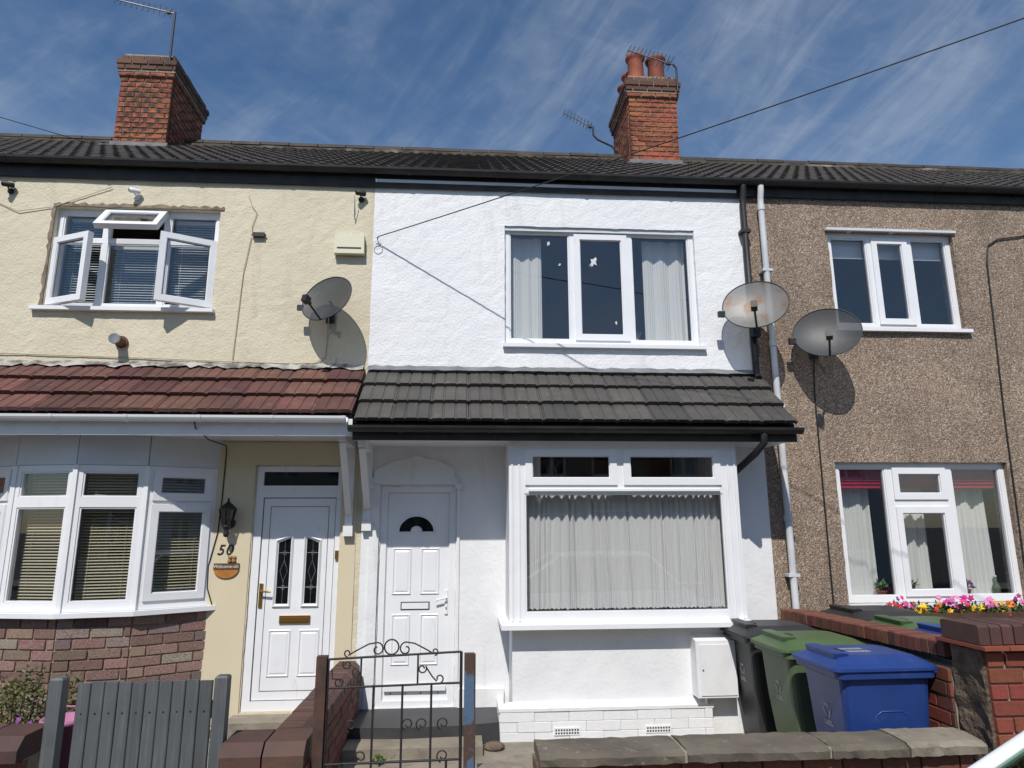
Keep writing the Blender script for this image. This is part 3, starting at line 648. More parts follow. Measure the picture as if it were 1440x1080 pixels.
ww = window(white, *WW, .05, [(.475, 1.125, 3.73, 4.935, 'f'), (1.205, 1.735, 3.755, 4.905, 's'), (1.815, 2.455, 3.73, 4.935, 'f')], sill=(WW[0]-.02, WW[1]+.05, -.05))
boxp('head_trim', white, 'upvc_grey', WW[0]+.002, WW[1]-.002, .02, .049, 4.945, 4.988)
def bird(x, z, s, a):
    b = MB(); pts = [(0, .5), (.16, .38), (.2, .1), (.42, -.1), (.16, -.12), (.1, -.5), (0, -.3), (-.12, -.55), (-.1, -.1), (-.3, .12), (-.12, .2)]
    c, n = math.cos(a), math.sin(a); b.prism([(x+s*(p*c-q*n), z+s*(p*n+q*c)) for p, q in pts][::-1], .0600, .0615); return b.build('bird_sticker', 'print_white', ww)
for q in ((1.39, 4.62, .13, -.5), (.90, 4.82, .06, -.3), (1.02, 4.58, .04, -.6), (1.47, 4.86, .02, 0), (1.62, 3.93, .045, .1)): bird(*q)
curtain(.50, .84, 3.70, 4.94, .22, 5, .022, 'curtain_cloth', 'white curtain drawn to the bird-stickered side of the white house upper window', 1)
curtain(1.98, 2.46, 3.70, 4.94, .22, 6, .024, 'curtain_cloth', 'white curtain behind the reed bottle in the white house upper window', 2)
dif = thing('reed_diffuser', 'small glass bottle with reeds on the white upper window ledge', 'diffuser', (1.87, .16, 3.70))
MB().lathe([(0, 0), (.025, 0), (.026, .05), (.010, .065), (.010, .08), (0, .08)], (0, 0, 0), 12).build('bottle', 'print_white', dif)
b = MB()
for a in (-.4, -.15, .12, .4): b.tube([(0, 0, .05), (a*.12, a*.03, .17)], .0018, 5)
b.build('reeds', 'cable_tan', dif)
boxp('window_board', white, 'upvc', .43, 2.50, .125, .30, 3.67, 3.70)
# lead flashing and porch roof
porch(white, PW, 3.13, 'grey_tile', 3.345, -.70, 2.715)
b = MB(); rr = random.Random(8); xs = [PW+i*.07 for i in range(int((3.09-PW)/.07)+1)]; N_ = len(xs)
b.add([(x, -.008, 3.415+rr.uniform(-.008, .008)) for x in xs]+[(x, -.026, 3.385+rr.uniform(-.004, .004)) for x in xs]+[(x, -.085-rr.uniform(0, .012), 3.352+rr.uniform(-.003, .005)) for x in xs],
      [(i+N_, i+1+N_, i+1, i) for i in range(N_-1)]+[(i+2*N_, i+1+2*N_, i+1+N_, i+N_) for i in range(N_-1)], True); b.build('lead_flashing', 'lead', white)
b = MB(); b.box(PW-.015, 3.125, -.66, -.002, 2.585, 2.603); b.build('porch_soffit', 'white_paint_wood', white)
b = MB(); b.box(PW-.015, 3.128, -.685, -.662, 2.565, 2.70); b.build('porch_fascia', 'black_board', white)
b = MB(); half_round(b, PW-.045, 3.15, -.745, 2.685, .056); g = b.build('porch_gutter', 'black_plastic', white)
x = PW+.4
while x < 3.1: b = MB(); half_round(b, x, x+.03, -.745, 2.686, .062); b.box(x, x+.03, -.69, -.686, 2.62, 2.69); b.build('gutter_bracket', 'black_plastic', g); x += .8
b = MB(); b.tube([(2.78, -.745, 2.64), (2.78, -.745, 2.55), (2.74, -.62, 2.46), (2.67, -.12, 2.27), (2.665, -.065, 2.18), (2.665, -.065, .05)], .033, 10); b.build('downpipe', 'black_plastic', white)
gallows(white, -.955+.03, 2.585, .72, .58)
# bay
BX0, BX1, BY = .42, 2.58, -.5
b = MB(); b.box(BX0+.03, BX1-.03, BY+.03, -.011, 0, .90); b.build('bay_apron', 'smooth_white', white)
b = MB(); b.box(BX0, BX0+.05, BY+.02, -.011, .975, 2.584); b.box(BX1-.05, BX1, BY+.02, -.011, .975, 2.584); b.build('bay_cheek', 'smooth_white', white)
wb = window(white, BX0, BX1, .975, 2.583, BY-.05, [(.565, 2.425, 1.045, 2.095, 'f'), (.60, 1.40, 2.20, 2.475, 's'), (1.52, 2.39, 2.20, 2.475, 's')], name='bay_window')
b = MB(); b.box(BX0-.075, BX1+.03, BY-.13, -.02, .915, .955); b.box(BX0-.05, BX1+.01, BY-.10, -.02, .955, .974); b.build('bay_sill', 'upvc', white)
b = MB(); b.box(.60, 2.40, BY-.072, BY-.051, 2.115, 2.135); b.build('drip_rail', 'upvc', wb)
for xx in (.440, .505): boxp('frame_rib', wb, 'upvc', xx, xx+.016, BY-.060, BY-.0502, .98, 2.58)
for xx in (2.48, 2.545): boxp('frame_rib', wb, 'upvc', xx, xx+.016, BY-.060, BY-.0502, .98, 2.58)
curtain(.54, 2.45, 1.06, 2.085, BY+.12, 60, .028, 'net_sheer', 'gathered white net curtain across the big bay window pane', 4, 'net_curtain')
curtain(.58, .74, 2.02, 2.5, BY+.16, 4, .015, 'curtain_cloth', 'pale curtain edge in the small top light of the bay', 5)
boxp('window_board', white, 'upvc', .47, 2.53, BY+.025, -.02, .978, 1.0)
# plinth of painted bricks, air bricks
b = MB(); b.box(.345, 2.20, BY-.035, BY+.03, -.02, .235); pl = b.build('plinth', 'white_mortar', white)
fm, L = frame_m((.335, BY-.045), (2.205, BY-.045)); bricks(pl, fm, L, -.01, .235, .30, .082, ['painted_brick'], depth=.05, joint=.002)
fm, L = frame_m((.335, -.02), (.335, BY-.04)); bricks(pl, fm, L, -.01, .235, .30, .082, ['painted_brick'], depth=.05, joint=.002)
b = MB(); b.loft([[Vector((x, y, z)) for x, y in q] for q, z in (([(.325, BY-.055), (2.215, BY-.055), (2.215, BY+.03), (.325, BY+.03)], .237), ([(.325, BY-.055), (2.215, BY-.055), (2.215, BY+.03), (.325, BY+.03)], .262), ([(.40, BY+.018), (2.18, BY+.018), (2.18, BY+.03), (.40, BY+.03)], .30))]); b.build('plinth_ledge', 'smooth_white', pl)
b = MB(); b.box(2.225, 3.09, -.10, -.011, -.02, .30); b2 = b.build('plinth', 'white_mortar', white)
fm, L = frame_m((2.225, -.112), (3.08, -.112)); bricks(b2, fm, L, -.01, .30, .26, .085, ['painted_brick'], depth=.05, joint=.003)
for xa, nn in ((.80, 9), (1.60, 9)):
    a = boxp('air_brick', pl, 'painted_brick', xa, xa+.225, BY-.056, BY-.03, .045, .105)
    b = MB()
    for i in range(nn):
        for j in range(2): b.box(xa+.012+i*.0235, xa+.026+i*.0235, BY-.0575, BY-.054, .055+j*.024, .069+j*.024)
    b.build('hole', 'seal', a)
# door surround and door
b = MB()
arch = [(-.90, 2.21), (-.90, 2.27), (-.875, 2.275), (-.86, 2.36), (-.80, 2.375), (-.76, 2.41), (-.66, 2.445), (-.56, 2.465), (-.52, 2.468), (-.52, 2.49), (-.40, 2.49), (-.40, 2.468), (-.30, 2.455), (-.20, 2.425), (-.12, 2.385), (-.09, 2.37), (-.085, 2.28), (-.045, 2.272), (-.035, 2.21)]
b.prism(arch, -.038, -.0102); b.box(-.90, -.81, -.030, -.0102, .16, 2.208); b.box(-.055, -.03, -.030, -.0102, .16, 2.208)
b.box(-.93, -.86, -.075, -.0102, 2.165, 2.209); b.box(-.075, -.012, -.075, -.0102, 2.165, 2.209); b.box(-.03, .40, -.05, -.0102, .16, .32); b.build('door_surround', 'smooth_white', white)
dy = .05
b = MB(); b.plate(-.798, -.067, .162, 2.188, [(-.74, -.125, .215, 2.135)], dy-.035, dy+.05); b.plate(-.76, -.105, .19, 2.155, [(-.733, -.132, .222, 2.128)], dy-.02, dy+.03); wd = b.build('door', 'upvc', white)
lf = boxp('leaf', wd, 'upvc', -.732, -.133, dy-.008, dy+.035, .223, 2.127)
bevel_panel(lf, -.675, -.49, 1.16, 1.60, dy-.008); bevel_panel(lf, -.405, -.22, 1.16, 1.60, dy-.008)
bevel_panel(lf, -.67, -.49, .52, .985, dy-.008); bevel_panel(lf, -.40, -.22, .52, .985, dy-.008)
bevel_panel(lf, -.675, -.215, 1.69, 2.04, dy-.008, wdt=.012, hgt=.003)
b = MB(); c0 = (-.452, 1.755)
arc = [(c0[0]+.165*math.cos(a), c0[1]+.145*math.sin(a)) for a in [math.pi*k/16 for k in range(17)]]; inn = [(c0[0]+.06*math.cos(a), c0[1]+.055*math.sin(a)) for a in [math.pi*k/8 for k in range(8, -1, -1)]]
b.prism((arc+inn)[::-1], dy-.014, dy-.0085); b.build('fan_glass', 'dark_glass', lf)
b = MB(); b.tube([(p, dy-.012, q) for p, q in [(c0[0]+.178*math.cos(a), c0[1]-.004+.158*math.sin(a)) for a in [math.pi*k/16 for k in range(17)]]], .011, 6); b.tube([(p, dy-.012, q) for p, q in [(c0[0]+.05*math.cos(a), c0[1]+.045*math.sin(a)) for a in [math.pi*k/8 for k in range(9)]]], .009, 6)
b.box(-.642, -.495, dy-.02, dy-.0082, 1.735, 1.752); b.box(-.41, -.262, dy-.02, dy-.0082, 1.735, 1.752); b.build('fan_moulding', 'upvc', lf)
b = MB(); b.box(-.585, -.31, dy-.013, dy-.0082, 1.022, 1.095); lb = b.build('letterbox', 'seal', lf); boxp('flap', lb, 'upvc', -.575, -.32, dy-.019, dy-.0135, 1.031, 1.086)
b = MB(); b.box(-.165, -.135, dy-.022, dy-.0082, .98, 1.20); b.tube([(-.15, dy-.02, 1.13), (-.15, dy-.055, 1.13), (-.235, dy-.058, 1.115), (-.25, dy-.05, 1.10)], .008, 8); b.build('door_handle', 'upvc', lf); boxp('keyhole', lf, 'seal', -.155, -.145, dy-.0235, dy-.0222, 1.02, 1.045)
boxp('weather_bar', lf, 'upvc', -.72, -.145, dy-.04, dy-.0082, .30, .345)
for xx in (-.66, -.52, -.38, -.22): boxp('fixing', lf, 'seal', xx, xx+.006, dy-.0095, dy-.0082, .265, .285)
# steps
b = MB(); b.loft([[Vector((x, y, z)) for x, y in q] for q, z in (([(-.93, -.62), (-.5, -.66), (0, -.63), (.335, -.56), (.335, -.011), (-.93, -.011)], 0), ([(-.93, -.60), (-.5, -.64), (0, -.61), (.33, -.54), (.33, -.011), (-.93, -.011)], .158))]); b.build('doorstep', 'dark_paint', white)
b = MB(); b.box(-.93, .18, -.90, -.60, 0, .075); b.build('lower_step', 'concrete', white)
# downpipe of the main gutter
b = MB(); b.tube([(3.07, -.105, 5.50), (3.07, -.10, 5.44), (3.07, -.065, 5.36), (3.07, -.06, 5.3), (3.07, -.06, 3.36), (3.06, -.13, 3.30)], .034, 10); dp = b.build('downpipe', 'black_plastic', white)
for z in (4.95, 4.1): boxp('pipe_clip', dp, 'black_plastic', 3.015, 3.125, -.10, -.008, z, z+.035)

# ================================================================== brown house
brown = thing('terraced_house', 'brown pebbledashed terraced house with white windows and flower trough', 'house', (0, 0, 0))
RU = (4.045, 5.515, 3.90, 5.03); RL = (3.86, 5.75, 1.03, 2.44)
shell(brown, PR, PE, 'pebbledash', [RU, RL], 23)
roof(brown, PR, PE, 3); eaves(brown, PR, PE, .02)
wu = window(brown, *RU, .055, [(4.10, 4.52, 3.965, 4.975, 'f'), (4.60, 4.965, 3.99, 4.95, 's'), (5.045, 5.46, 3.965, 4.975, 'f')], sill=(RU[0]-.02, RU[1]+.05, -.05))
boxp('head_trim', brown, 'upvc_grey', RU[0]-.03, RU[1]+.03, -.035, .05, 5.032, 5.06)
wl_ = window(brown, *RL, .055, [(3.92, 4.42, 1.09, 2.385, 'f'), (4.525, 5.055, 2.085, 2.36, 's'), (4.525, 5.055, 1.115, 1.955, 's'), (5.155, 5.695, 1.09, 2.385, 'f')], sill=(RL[0]-.02, RL[1]+.05, -.05))
boxp('window_board', brown, 'upvc', 3.87, 5.74, .13, .34, 1.035, 1.06)
for i, (xa, xb, s_) in enumerate(((4.09, 4.53, 'beside the downpipe'), (4.58, 4.98, 'behind the middle sash'), (5.03, 5.47, 'away from the downpipe'))):
    rb = thing('roller_blind', 'short white roller blind in the brown house upper window '+s_, 'blind')
    MB().box(xa, xb, .17, .173, 4.80, 4.99).build('cloth', 'net', rb); MB().box(xa, xb, .165, .18, 4.775, 4.80).build('bottom_bar', 'upvc', rb)
for i, (xa, xb, lbl) in enumerate(((3.93, 4.36, 'cream curtain beside the brown house downpipe side of the lower window'), (4.53, 4.98, 'cream curtain behind the middle sash of the brown house lower window'), (5.17, 5.64, 'cream curtain behind the purple flowering pot in the lower window'))):
    curtain(xa, xb, 1.07, 2.40, .30, 5, .035, 'curtain_cloth', lbl, 20+i)
for xa, xb, lbl in ((3.91, 4.43, 'crimson roman blind drawn up over the single light by the downpipe'), (4.52, 5.06, 'crimson roman blind behind the small opening top light'), (5.15, 5.70, 'crimson roman blind drawn up above the purple flowering pot')):
    rb = thing('roman_blind', lbl, 'blind')
    for k in range(3): MB().box(xa, xb, .165-.012*k, .174-.012*k, 2.185+.035*k, 2.40).build('fold', 'crimson', rb)
    b = MB(); b.tube([(xa, .165, 2.185), (xb, .165, 2.185)], .014, 8); b.build('bottom_fold', 'crimson', rb)
b = MB(); b.tube([(3.27, -.105, 5.50), (3.27, -.10, 5.44), (3.27, -.075, 5.36), (3.27, -.07, 5.3), (3.275, -.07, .05)], .034, 12); wp = b.build('downpipe', 'pipe_white', brown)
for z in (5.22, 3.66, 1.84): b = MB(); b.tube([(3.271, -.07, z), (3.271, -.07, z+.06)], .041, 12); b.build('pipe_socket', 'pipe_white', wp)
for z in (4.5, 3.0, 1.3): boxp('pipe_clip', wp, 'pipe_white', 3.215, 3.33, -.105, -.006, z, z+.03)

# next houses of the terrace, mostly outside the frame
for x0, x1, lbl, sd in ((-9.2, PL, 'red brick terraced house adjoining the cream house', 41), (PE, 11.5, 'red brick terraced house adjoining the brown house', 43)):
    nb = thing('terraced_house', lbl, 'house', (0, 0, 0)); q = (x0+1.2, x0+2.9, 3.9, 5.0); q2 = (x0+1.0, x0+2.9, 1.0, 2.4)
    shell(nb, x0, x1, 'opp_brick', [q, q2], sd); roof(nb, x0, x1, sd); eaves(nb, x0, x1)
    for w_ in (q, q2): window(nb, *w_, .055, [(w_[0]+.06, (w_[0]+w_[1])/2-.04, w_[2]+.06, w_[3]-.06, 'f'), ((w_[0]+w_[1])/2+.04, w_[1]-.06, w_[2]+.06, w_[3]-.06, 'f')], sill=(w_[0]-.03, w_[1]+.03, -.05))

# ================================================================== things on the walls
def dish(loc, m, label, arm_down, pole=None, group='satellite dishes'):
    t = thing('satellite_dish', label, 'satellite dish', loc, group)
    n = Vector((-math.sin(R(27))*math.cos(R(17)), -math.cos(R(27))*math.cos(R(17)), math.sin(R(17)))); x = Vector((-n.y, n.x, 0)).normalized()*-1; x = Vector((0, 0, 1)).cross(n).normalized()*-1 if False else n.cross(Vector((0, 0, 1))).normalized(); y = x.cross(n).normalized()
    mm = Matrix((x, y, n)).transposed().to_4x4()
    b = MB(); rings, seg = 7, 36; a_, b_ = .325, .285; vs = [mm @ Vector((0, 0, -.055))]
    for i in range(1, rings+1):
        r = i/rings; vs += [mm @ Vector((a_*r*math.cos(k*2*math.pi/seg), b_*r*math.sin(k*2*math.pi/seg), -.055*(1-r*r))) for k in range(seg)]
    fs = [(0, 1+k, 1+(k+1) % seg) for k in range(seg)]+[(1+(i-1)*seg+k, 1+i*seg+k, 1+i*seg+(k+1) % seg, 1+(i-1)*seg+(k+1) % seg) for i in range(1, rings) for k in range(seg)]
    b.add(vs, fs, True); b.build('reflector', m, t)
    b = MB(); b.tube([mm @ Vector((a_*math.cos(k*2*math.pi/40), b_*math.sin(k*2*math.pi/40), 0)) for k in range(41)], .006, 5); b.build('rim', 'aerial_dark', t)
    low = mm @ Vector((0, -b_*.98, 0)); feed = mm @ Vector((0, -b_*.72, .29))
    b = MB(); b.tube([mm @ Vector((0, -b_*.7, -.06)), low, feed], .011, 7); b.build('arm', 'aerial_dark', t)
    q = Matrix.Translation(feed) @ mm
    b = MB(); b.box(-.03, .03, -.04, .035, -.05, .03, m=q); b.tube([feed, feed-(mm.to_3x3() @ Vector((0, .01, .08)))], .022, 10); b.build('feed_horn', 'black_plastic', t)
    b = MB(); wall = Vector((0, -loc[1]-.012, -.12)) if pole is None else Vector(pole)-Vector(loc)
    b.tube([mm @ Vector((0, 0, -.06)), mm @ Vector((0, -.02, -.13)), Vector((wall.x, wall.y-.10, wall.z)), wall], .016, 8)
    if pole is None: b.box(wall.x-.05, wall.x+.05, wall.y-.006, wall.y+.006, wall.z-.09, wall.z+.09)
    else: b.box(wall.x-.045, wall.x+.045, wall.y-.05, wall.y+.03, wall.z-.05, wall.z+.05)
    b.build('bracket', 'aerial_dark', t)
    b = MB(); p = mm @ Vector((a_*1.0, -b_*.25, -.01)); b.box(p.x-.05, p.x+.02, p.y-.02, p.y+.02, p.z-.03, p.z+.03); b.build('clamp', 'aerial_dark', t)
    return t
dish((-1.375, -.28, 4.03), 'dish_dark', 'dark grey satellite dish on the cream wall beside the alarm box', 0).scale = (.90, .90, .90)
dish((2.985, -.35, 4.03), 'dish_rusty', 'rusty pale satellite dish clamped to the black downpipe', 0, pole=(3.07, -.10, 3.80))
dish((3.74, -.32, 3.755), 'dish_dark', 'dark grey satellite dish on the brown pebbledash wall', 0)
al = thing('alarm_box', 'cream burglar alarm box high on the cream wall beside the white house', 'alarm box', (-1.215, 0, 4.60))
b = MB(); b.prism([(-.155, 0), (.155, 0), (.15, .215), (-.15, .215)], -.075, -.008); b.build('cover', 'alarm_cream', al); boxp('slot', al, 'seal', -.125, .125, -.078, -.0755, .05, .066)
def seccam(loc, m, label, aim):
    t = thing('security_camera', label, 'camera', loc)
    b = MB(); b.lathe([(0, 0), (.032, 0), (.032, .012), (0, .014)], (0, 0, 0), 14, Matrix.Rotation(R(90), 3, 'X')); b.tube([(0, -.01, 0), (0, -.05, .01), (0, -.06, .03)], .008, 7); b.build('mount', m, t)
    d = Vector(aim).normalized(); p = Vector((0, -.06, .045)); b = MB(); b.tube([p-d*.05, p+d*.05, p+d*.055], [.027, .027, .02], 14); b.build('body', m, t); b = MB(); b.tube([p+d*.0555, p+d*.058], .016, 12); b.build('lens', 'dark_glass', t)
seccam((-4.70, -.008, 5.22), 'black_plastic', 'small black security camera at the far end of the cream wall', (-.6, -.7, -.15))
seccam((-3.44, -.008, 5.19), 'upvc', 'small white security camera above the upper cream house window', (-.7, -.65, -.1))
seccam((-1.12, -.008, 5.24), 'black_plastic', 'small black security camera above the alarm box', (-.8, -.5, -.1))
fl = thing('flue_pipe', 'short dark boiler flue sticking out of the cream wall', 'flue', (-3.42, -.008, 3.62))
b = MB(); b.tube([(0, 0, 0), (-.005, -.15, 0)], .048, 18); b.tube([(0, -.0, 0), (0, -.02, 0)], .062, 18); b.build('pipe', 'chimney_cap_brick', fl); b = MB(); b.tube([(-.005, -.13, 0), (-.005, -.152, 0)], .053, 18); b.build('terminal', 'galv', fl)
jb = thing('junction_box', 'small black cable junction box on the cream wall', 'junction box', (-2.16, -.008, 4.80)); MB().box(-.06, .06, -.035, 0, -.022, .022).build('case', 'black_plastic', jb)
b = MB(); b.tube([(-.075, -.017, 0), (.075, -.017, 0)], .008, 6); b.build('gland', 'black_plastic', jb)
lm = thing('wall_lantern', 'black hexagonal carriage lantern beside the door of number 50', 'lantern', (-2.22, -.012, 1.84))
b = MB(); b.lathe([(0, 0), (.05, 0), (.05, .012), (.03, .02), (0, .02)], (0, 0, 0), 14, Matrix.Rotation(R(90), 3, 'X')); b.tube([(0, -.015, 0), (0, -.07, -.03), (0, -.10, -.045)], .016, 8); b.build('wall_bracket', 'iron_black', lm)
b = MB(); b.lathe([(.0, -.13), (.022, -.12), (.028, -.09), (.018, -.07), (.036, -.04), (.045, -.03), (.045, -.02), (0, -.02)], (0, -.10, .0), 12); b.build('base', 'iron_black', lm); b = MB(); b.lathe([(.082, .125), (.088, .13), (.075, .145), (.045, .175), (.018, .195), (.008, .215), (.012, .225), (0, .24)], (0, -.10, 0), 6); b.build('cap', 'iron_black', lm)
b = MB()
for k in range(6): a = k*math.pi/3; b.tube([(.044*math.cos(a), -.10+.044*math.sin(a), -.02), (.080*math.cos(a), -.10+.080*math.sin(a), .128)], .005, 5)
b.build('cage', 'iron_black', lm); b = MB(); b.lathe([(.041, -.018), (.077, .125)], (0, -.10, 0), 6); b.build('glass', 'lantern_glass', lm)
nm = thing('house_number', 'black italic number 50 on the cream wall under the lantern', 'house number', (-2.25, -.013, 1.545))
for ch, dx in (('5', -.042), ('0', .036)): put('digit', text_mesh('digit', ch, .135, 'print_black', .004, .25), nm, (dx, 0, .005), (R(90), 0, 0))
pq = thing('welcome_plaque', 'round wooden welcome plaque with little bears on the cream wall', 'plaque', (-2.222, -.012, 1.37))
b = MB(); b.prism([(.115*math.cos(a), .085*math.sin(a)+.05) for a in [math.pi+math.pi*k/20 for k in range(21)]], -.014, 0); b.build('board', 'plaque_wood', pq)
boxp('banner', pq, 'plaque_dark', -.117, .117, -.018, -.001, .045, .10)
put('lettering', text_mesh('lettering', 'Welcome-ish', .043, 'print_white', .002), pq, (0, -.02, .058), (R(90), 0, 0))
for dx in (.025, .065):
    b = MB()
    for (px, pz, r) in ((dx, .12, .02), (dx, .15, .016), (dx-.013, .164, .006), (dx+.013, .164, .006)):
        b.lathe([(r*math.sin(a), -r*math.cos(a)) for a in [math.pi*k/6 for k in range(7)]], (px, -.012, pz), 10)
    b.build('bear', 'teddy', pq)
mb_ = thing('meter_box', 'white gas meter box on the bay wall beside the bins', 'meter box', (2.06, BY+.03, .33))
b = MB(); b.prism([(0, 0), (.36, 0), (.36, .47), (0, .47)], -.15, 0); b.add([(0, -.15, .47), (.36, -.15, .47), (.36, 0, .51), (0, 0, .51)], [(0, 1, 2, 3)]); b.add([(0, -.15, .47), (0, 0, .51), (0, 0, .47)], [(0, 1, 2)]); b.add([(.36, -.15, .47), (.36, 0, .47), (.36, 0, .51)], [(0, 1, 2)]); b.build('case', 'white_paint_wood', mb_)
MB().plate(.03, .35, .02, .44, [], -.158, -.1505).build('lid', 'white_paint_wood', mb_); boxp('lock', mb_, 'seal', .05, .062, -.160, -.1581, .22, .235)
b = MB(); b.tube([(.10, -.07, 0), (.10, -.07, -.08), (.10, -.05, -.33)], .016, 8); b.build('gas_pipe', 'white_paint_wood', mb_)

# cables
def cable(pts, r, m, label, name='cable', cat='cable'):
    b = MB(); b.tube(pts, r, 6); return tag(b.build(name, m), label, cat)
def sag(a, c, n, s): a, c = Vector(a), Vector(c); return [a.lerp(c, i/n)+Vector((0, 0, -4*s*(i/n)*(1-i/n))) for i in range(n+1)]
cable(sag((-.93, -.05, 4.80), (3.86, -3.0, 5.24), 24, .03)+[Vector((10.5, -7.1, 6.1))], .006, 'cable_black', 'black telephone cable running from the white wall over the street', 'overhead_cable')
eb = thing('eye_bolt', 'small ring bolt holding the telephone cable on the white wall', 'bolt', (-.93, -.01, 4.75))
b = MB(); b.tube([(0, 0, .03), (0, -.05, .05)], .006, 6); b.tube([(-.03, -.03, .045), (.03, -.03, .045)], .004, 6); b.build('bolt', 'galv', eb); b = MB(); b.tube([(.045*math.cos(a), -.02, -.035+.045*math.sin(a)) for a in [k*math.pi/8 for k in range(17)]], .004, 6); b.build('ring', 'cable_white', eb)
cable(sag((-5.48, 2.6, 7.32), (-6.40, 2.0, 7.33), 8, .0)+[Vector((-15, -3.6, 7.6))], .006, 'cable_black', 'black overhead cable reaching the cream house roof', 'overhead_cable')
cable([(-2.36, -.80, 2.78), (-2.36, -.70, 2.66), (-2.33, -.45, 2.59), (-2.30, -.06, 2.58), (-2.31, -.016, 2.5), (-2.315, -.016, 2.1), (-2.33, -.016, 1.75), (-2.39, -.016, 1.45), (-2.385, -.016, 1.25), (-2.33, -.016, 1.10)], .006, 'cable_black', 'black cable hanging from the white gutter past the lantern')
cable([(7.2, -.012, 5.12), (6.5, -.014, 5.05), (6.05, -.014, 4.98), (5.92, -.014, 4.90), (5.88, -.014, 4.7), (5.84, -.014, 3.8), (5.80, -.014, 2.9), (5.76, -.014, 1.2)], .008, 'cable_black', 'dark cable down the pebbledash beside the lower window')
cable([(3.74, -.02, 3.60), (3.71, -.015, 3.2), (3.70, -.015, 2.2), (3.69, -.015, .9)], .008, 'cable_black', 'dark cable running down the pebbledash from the dish')
cable([(-4.95, -.012, 3.50), (-3.2, -.014, 3.46), (-2.4, -.014, 3.435), (-1.75, -.014, 3.42), (-1.5, -.014, 3.43), (-1.41, -.014, 3.50), (-1.40, -.014, 3.75), (-1.38, -.10, 3.90)], .005, 'cable_tan', 'tan cable along the foot of the cream wall to the dish')
cable([(-2.30, -.012, 5.25), (-2.25, -.014, 5.12), (-2.20, -.014, 5.05), (-2.24, -.014, 4.9), (-2.23, -.014, 4.81)], .004, 'cable_tan', 'tan wire looping from the eaves to the junction box')
cable([(-2.24, -.012, 4.78), (-2.29, -.014, 4.4), (-2.33, -.014, 3.45)], .004, 'cable_tan', 'tan wire dropping from the junction box to the porch')
cable([(-5.05, -.012, 5.20), (-4.6, -.014, 5.0), (-4.25, -.014, 5.06), (-3.7, -.014, 5.30)], .004, 'cable_tan', 'thin wire draped above the upper cream house window')
cable([(-1.20, -.012, 5.30), (-1.18, -.03, 5.0), (-1.15, -.02, 5.15)], .004, 'cable_white', 'loose white wire hanging below the alarm camera')

# aerials
def yagi(loc, boom_a, boom_b, n, ln, el_dir, label, mast=None, m='galv'):
    t = thing('tv_aerial', label, 'aerial', loc)
    a, c = Vector(boom_a), Vector(boom_b); b = MB(); b.tube([a, c], .011, 6); bo = b.build('boom', m, t)
    e = Vector(el_dir).normalized()
    for i in range(n):
        p = a.lerp(c, (i+.3)/n); l = ln*(.75+.35*i/n); b = MB(); b.tube([p-e*l/2, p+e*l/2], .0065, 5); b.build('element', 'aerial_dark', t)
    p = a.lerp(c, .9); b = MB(); b.box(p.x-.03, p.x+.03, p.y-.02, p.y+.02, p.z-.025, p.z+.025); b.build('dipole_box', 'black_plastic', t)
    if mast: b = MB(); b.tube(mast, .017, 8); b.build('mast', 'aerial_dark', t)
    return t
L0 = (-4.54, 2.64, 8.72)
yagi(L0, (-.95, 0, 1.115), (-.0, -.0, .90), 11, .19, (0, .1, 1), 'long television aerial on a mast above the cream house chimney', [(0, 0, 0), (.0, 0, .3), (.0, 0, .93)])
R0 = (2.55, 3.6, 8.2)
yagi(R0, (-.885, 0, .62), (-.37, 0, .34), 9, .16, (.25, -.1, 1), 'small television aerial on a bent arm beside the potted chimney', [(.02, 0, -.1), (-.05, 0, .0), (-.30, 0, .12), (-.37, 0, .2), (-.37, 0, .36)])
R1 = (3.36, 2.60, 8.72)
yagi(R1, (-.80, -.05, .55), (-.05, 0, .36), 12, .26, (.5, -.2, 1), 'collapsed television aerial leaning across the chimney pots', [(0, 0, -.12), (0, 0, .30), (-.05, 0, .37)])

# ================================================================== front gardens
# dividing wall between the two front doors
gw = thing('garden_wall', 'dark red brick garden wall between the two front doors', 'wall', (0, 0, 0))
b = MB(); b.box(-1.13, -.95, -2.40, -.04, -.05, .50); core = b.build('core', 'mortar', gw)
fm, L = frame_m((-.938, -2.40), (-.938, -.04)); bricks(core, fm, L, 0, .50, .235, .084, ['garden_brick'], depth=.06)
fm, L = frame_m((-1.142, -.04), (-1.142, -2.40)); bricks(core, fm, L, 0, .50, .235, .084, ['garden_brick'], depth=.06)
cm = shared('coping', lambda: MB().loft([[Vector((x, yy, z)) for x, z in ((-.115, 0), (.115, 0), (.115, .05), (.07, .095), (-.07, .095), (-.115, .05))] for yy in (.004, .071)]).mesh('coping_brick', 'coping_brick'))
y = -2.38
while y < -.1: put('coping_brick', cm, gw, (-1.04+random.uniform(-.004, .004), y, .50+random.uniform(0, .006)), (0, 0, random.uniform(-.02, .02))); y += .076
# front pier of that wall, between the gates
gp_ = thing('garden_wall', 'low brick front wall stub between the wooden and iron gates', 'wall', (0, 0, 0))
b = MB(); b.box(-1.278, -.852, -2.72, -2.42, -.05, .53); core = b.build('core', 'mortar', gp_)
for a, c in (((-1.29, -2.735), (-.84, -2.735)), ((-.84, -2.72), (-.84, -2.41))):
    fm, L = frame_m(a, c); bricks(core, fm, L, -.04, .53, .235, .084, ['pier_brick', 'garden_brick'], depth=.06)
ck = shared('copk', lambda: MB().loft([[Vector((x, y, z)) for y, z in ((-.175, 0), (.175, 0), (.175, .06), (.12, .12), (-.12, .12), (-.175, .06))] for x in (.004, .222)]).mesh('coping_brick', 'coping_brick'))
for k in range(2): put('coping_brick', ck, gp_, (-1.295+.228*k, -2.57, .532), (0, 0, random.uniform(-.01, .01)))
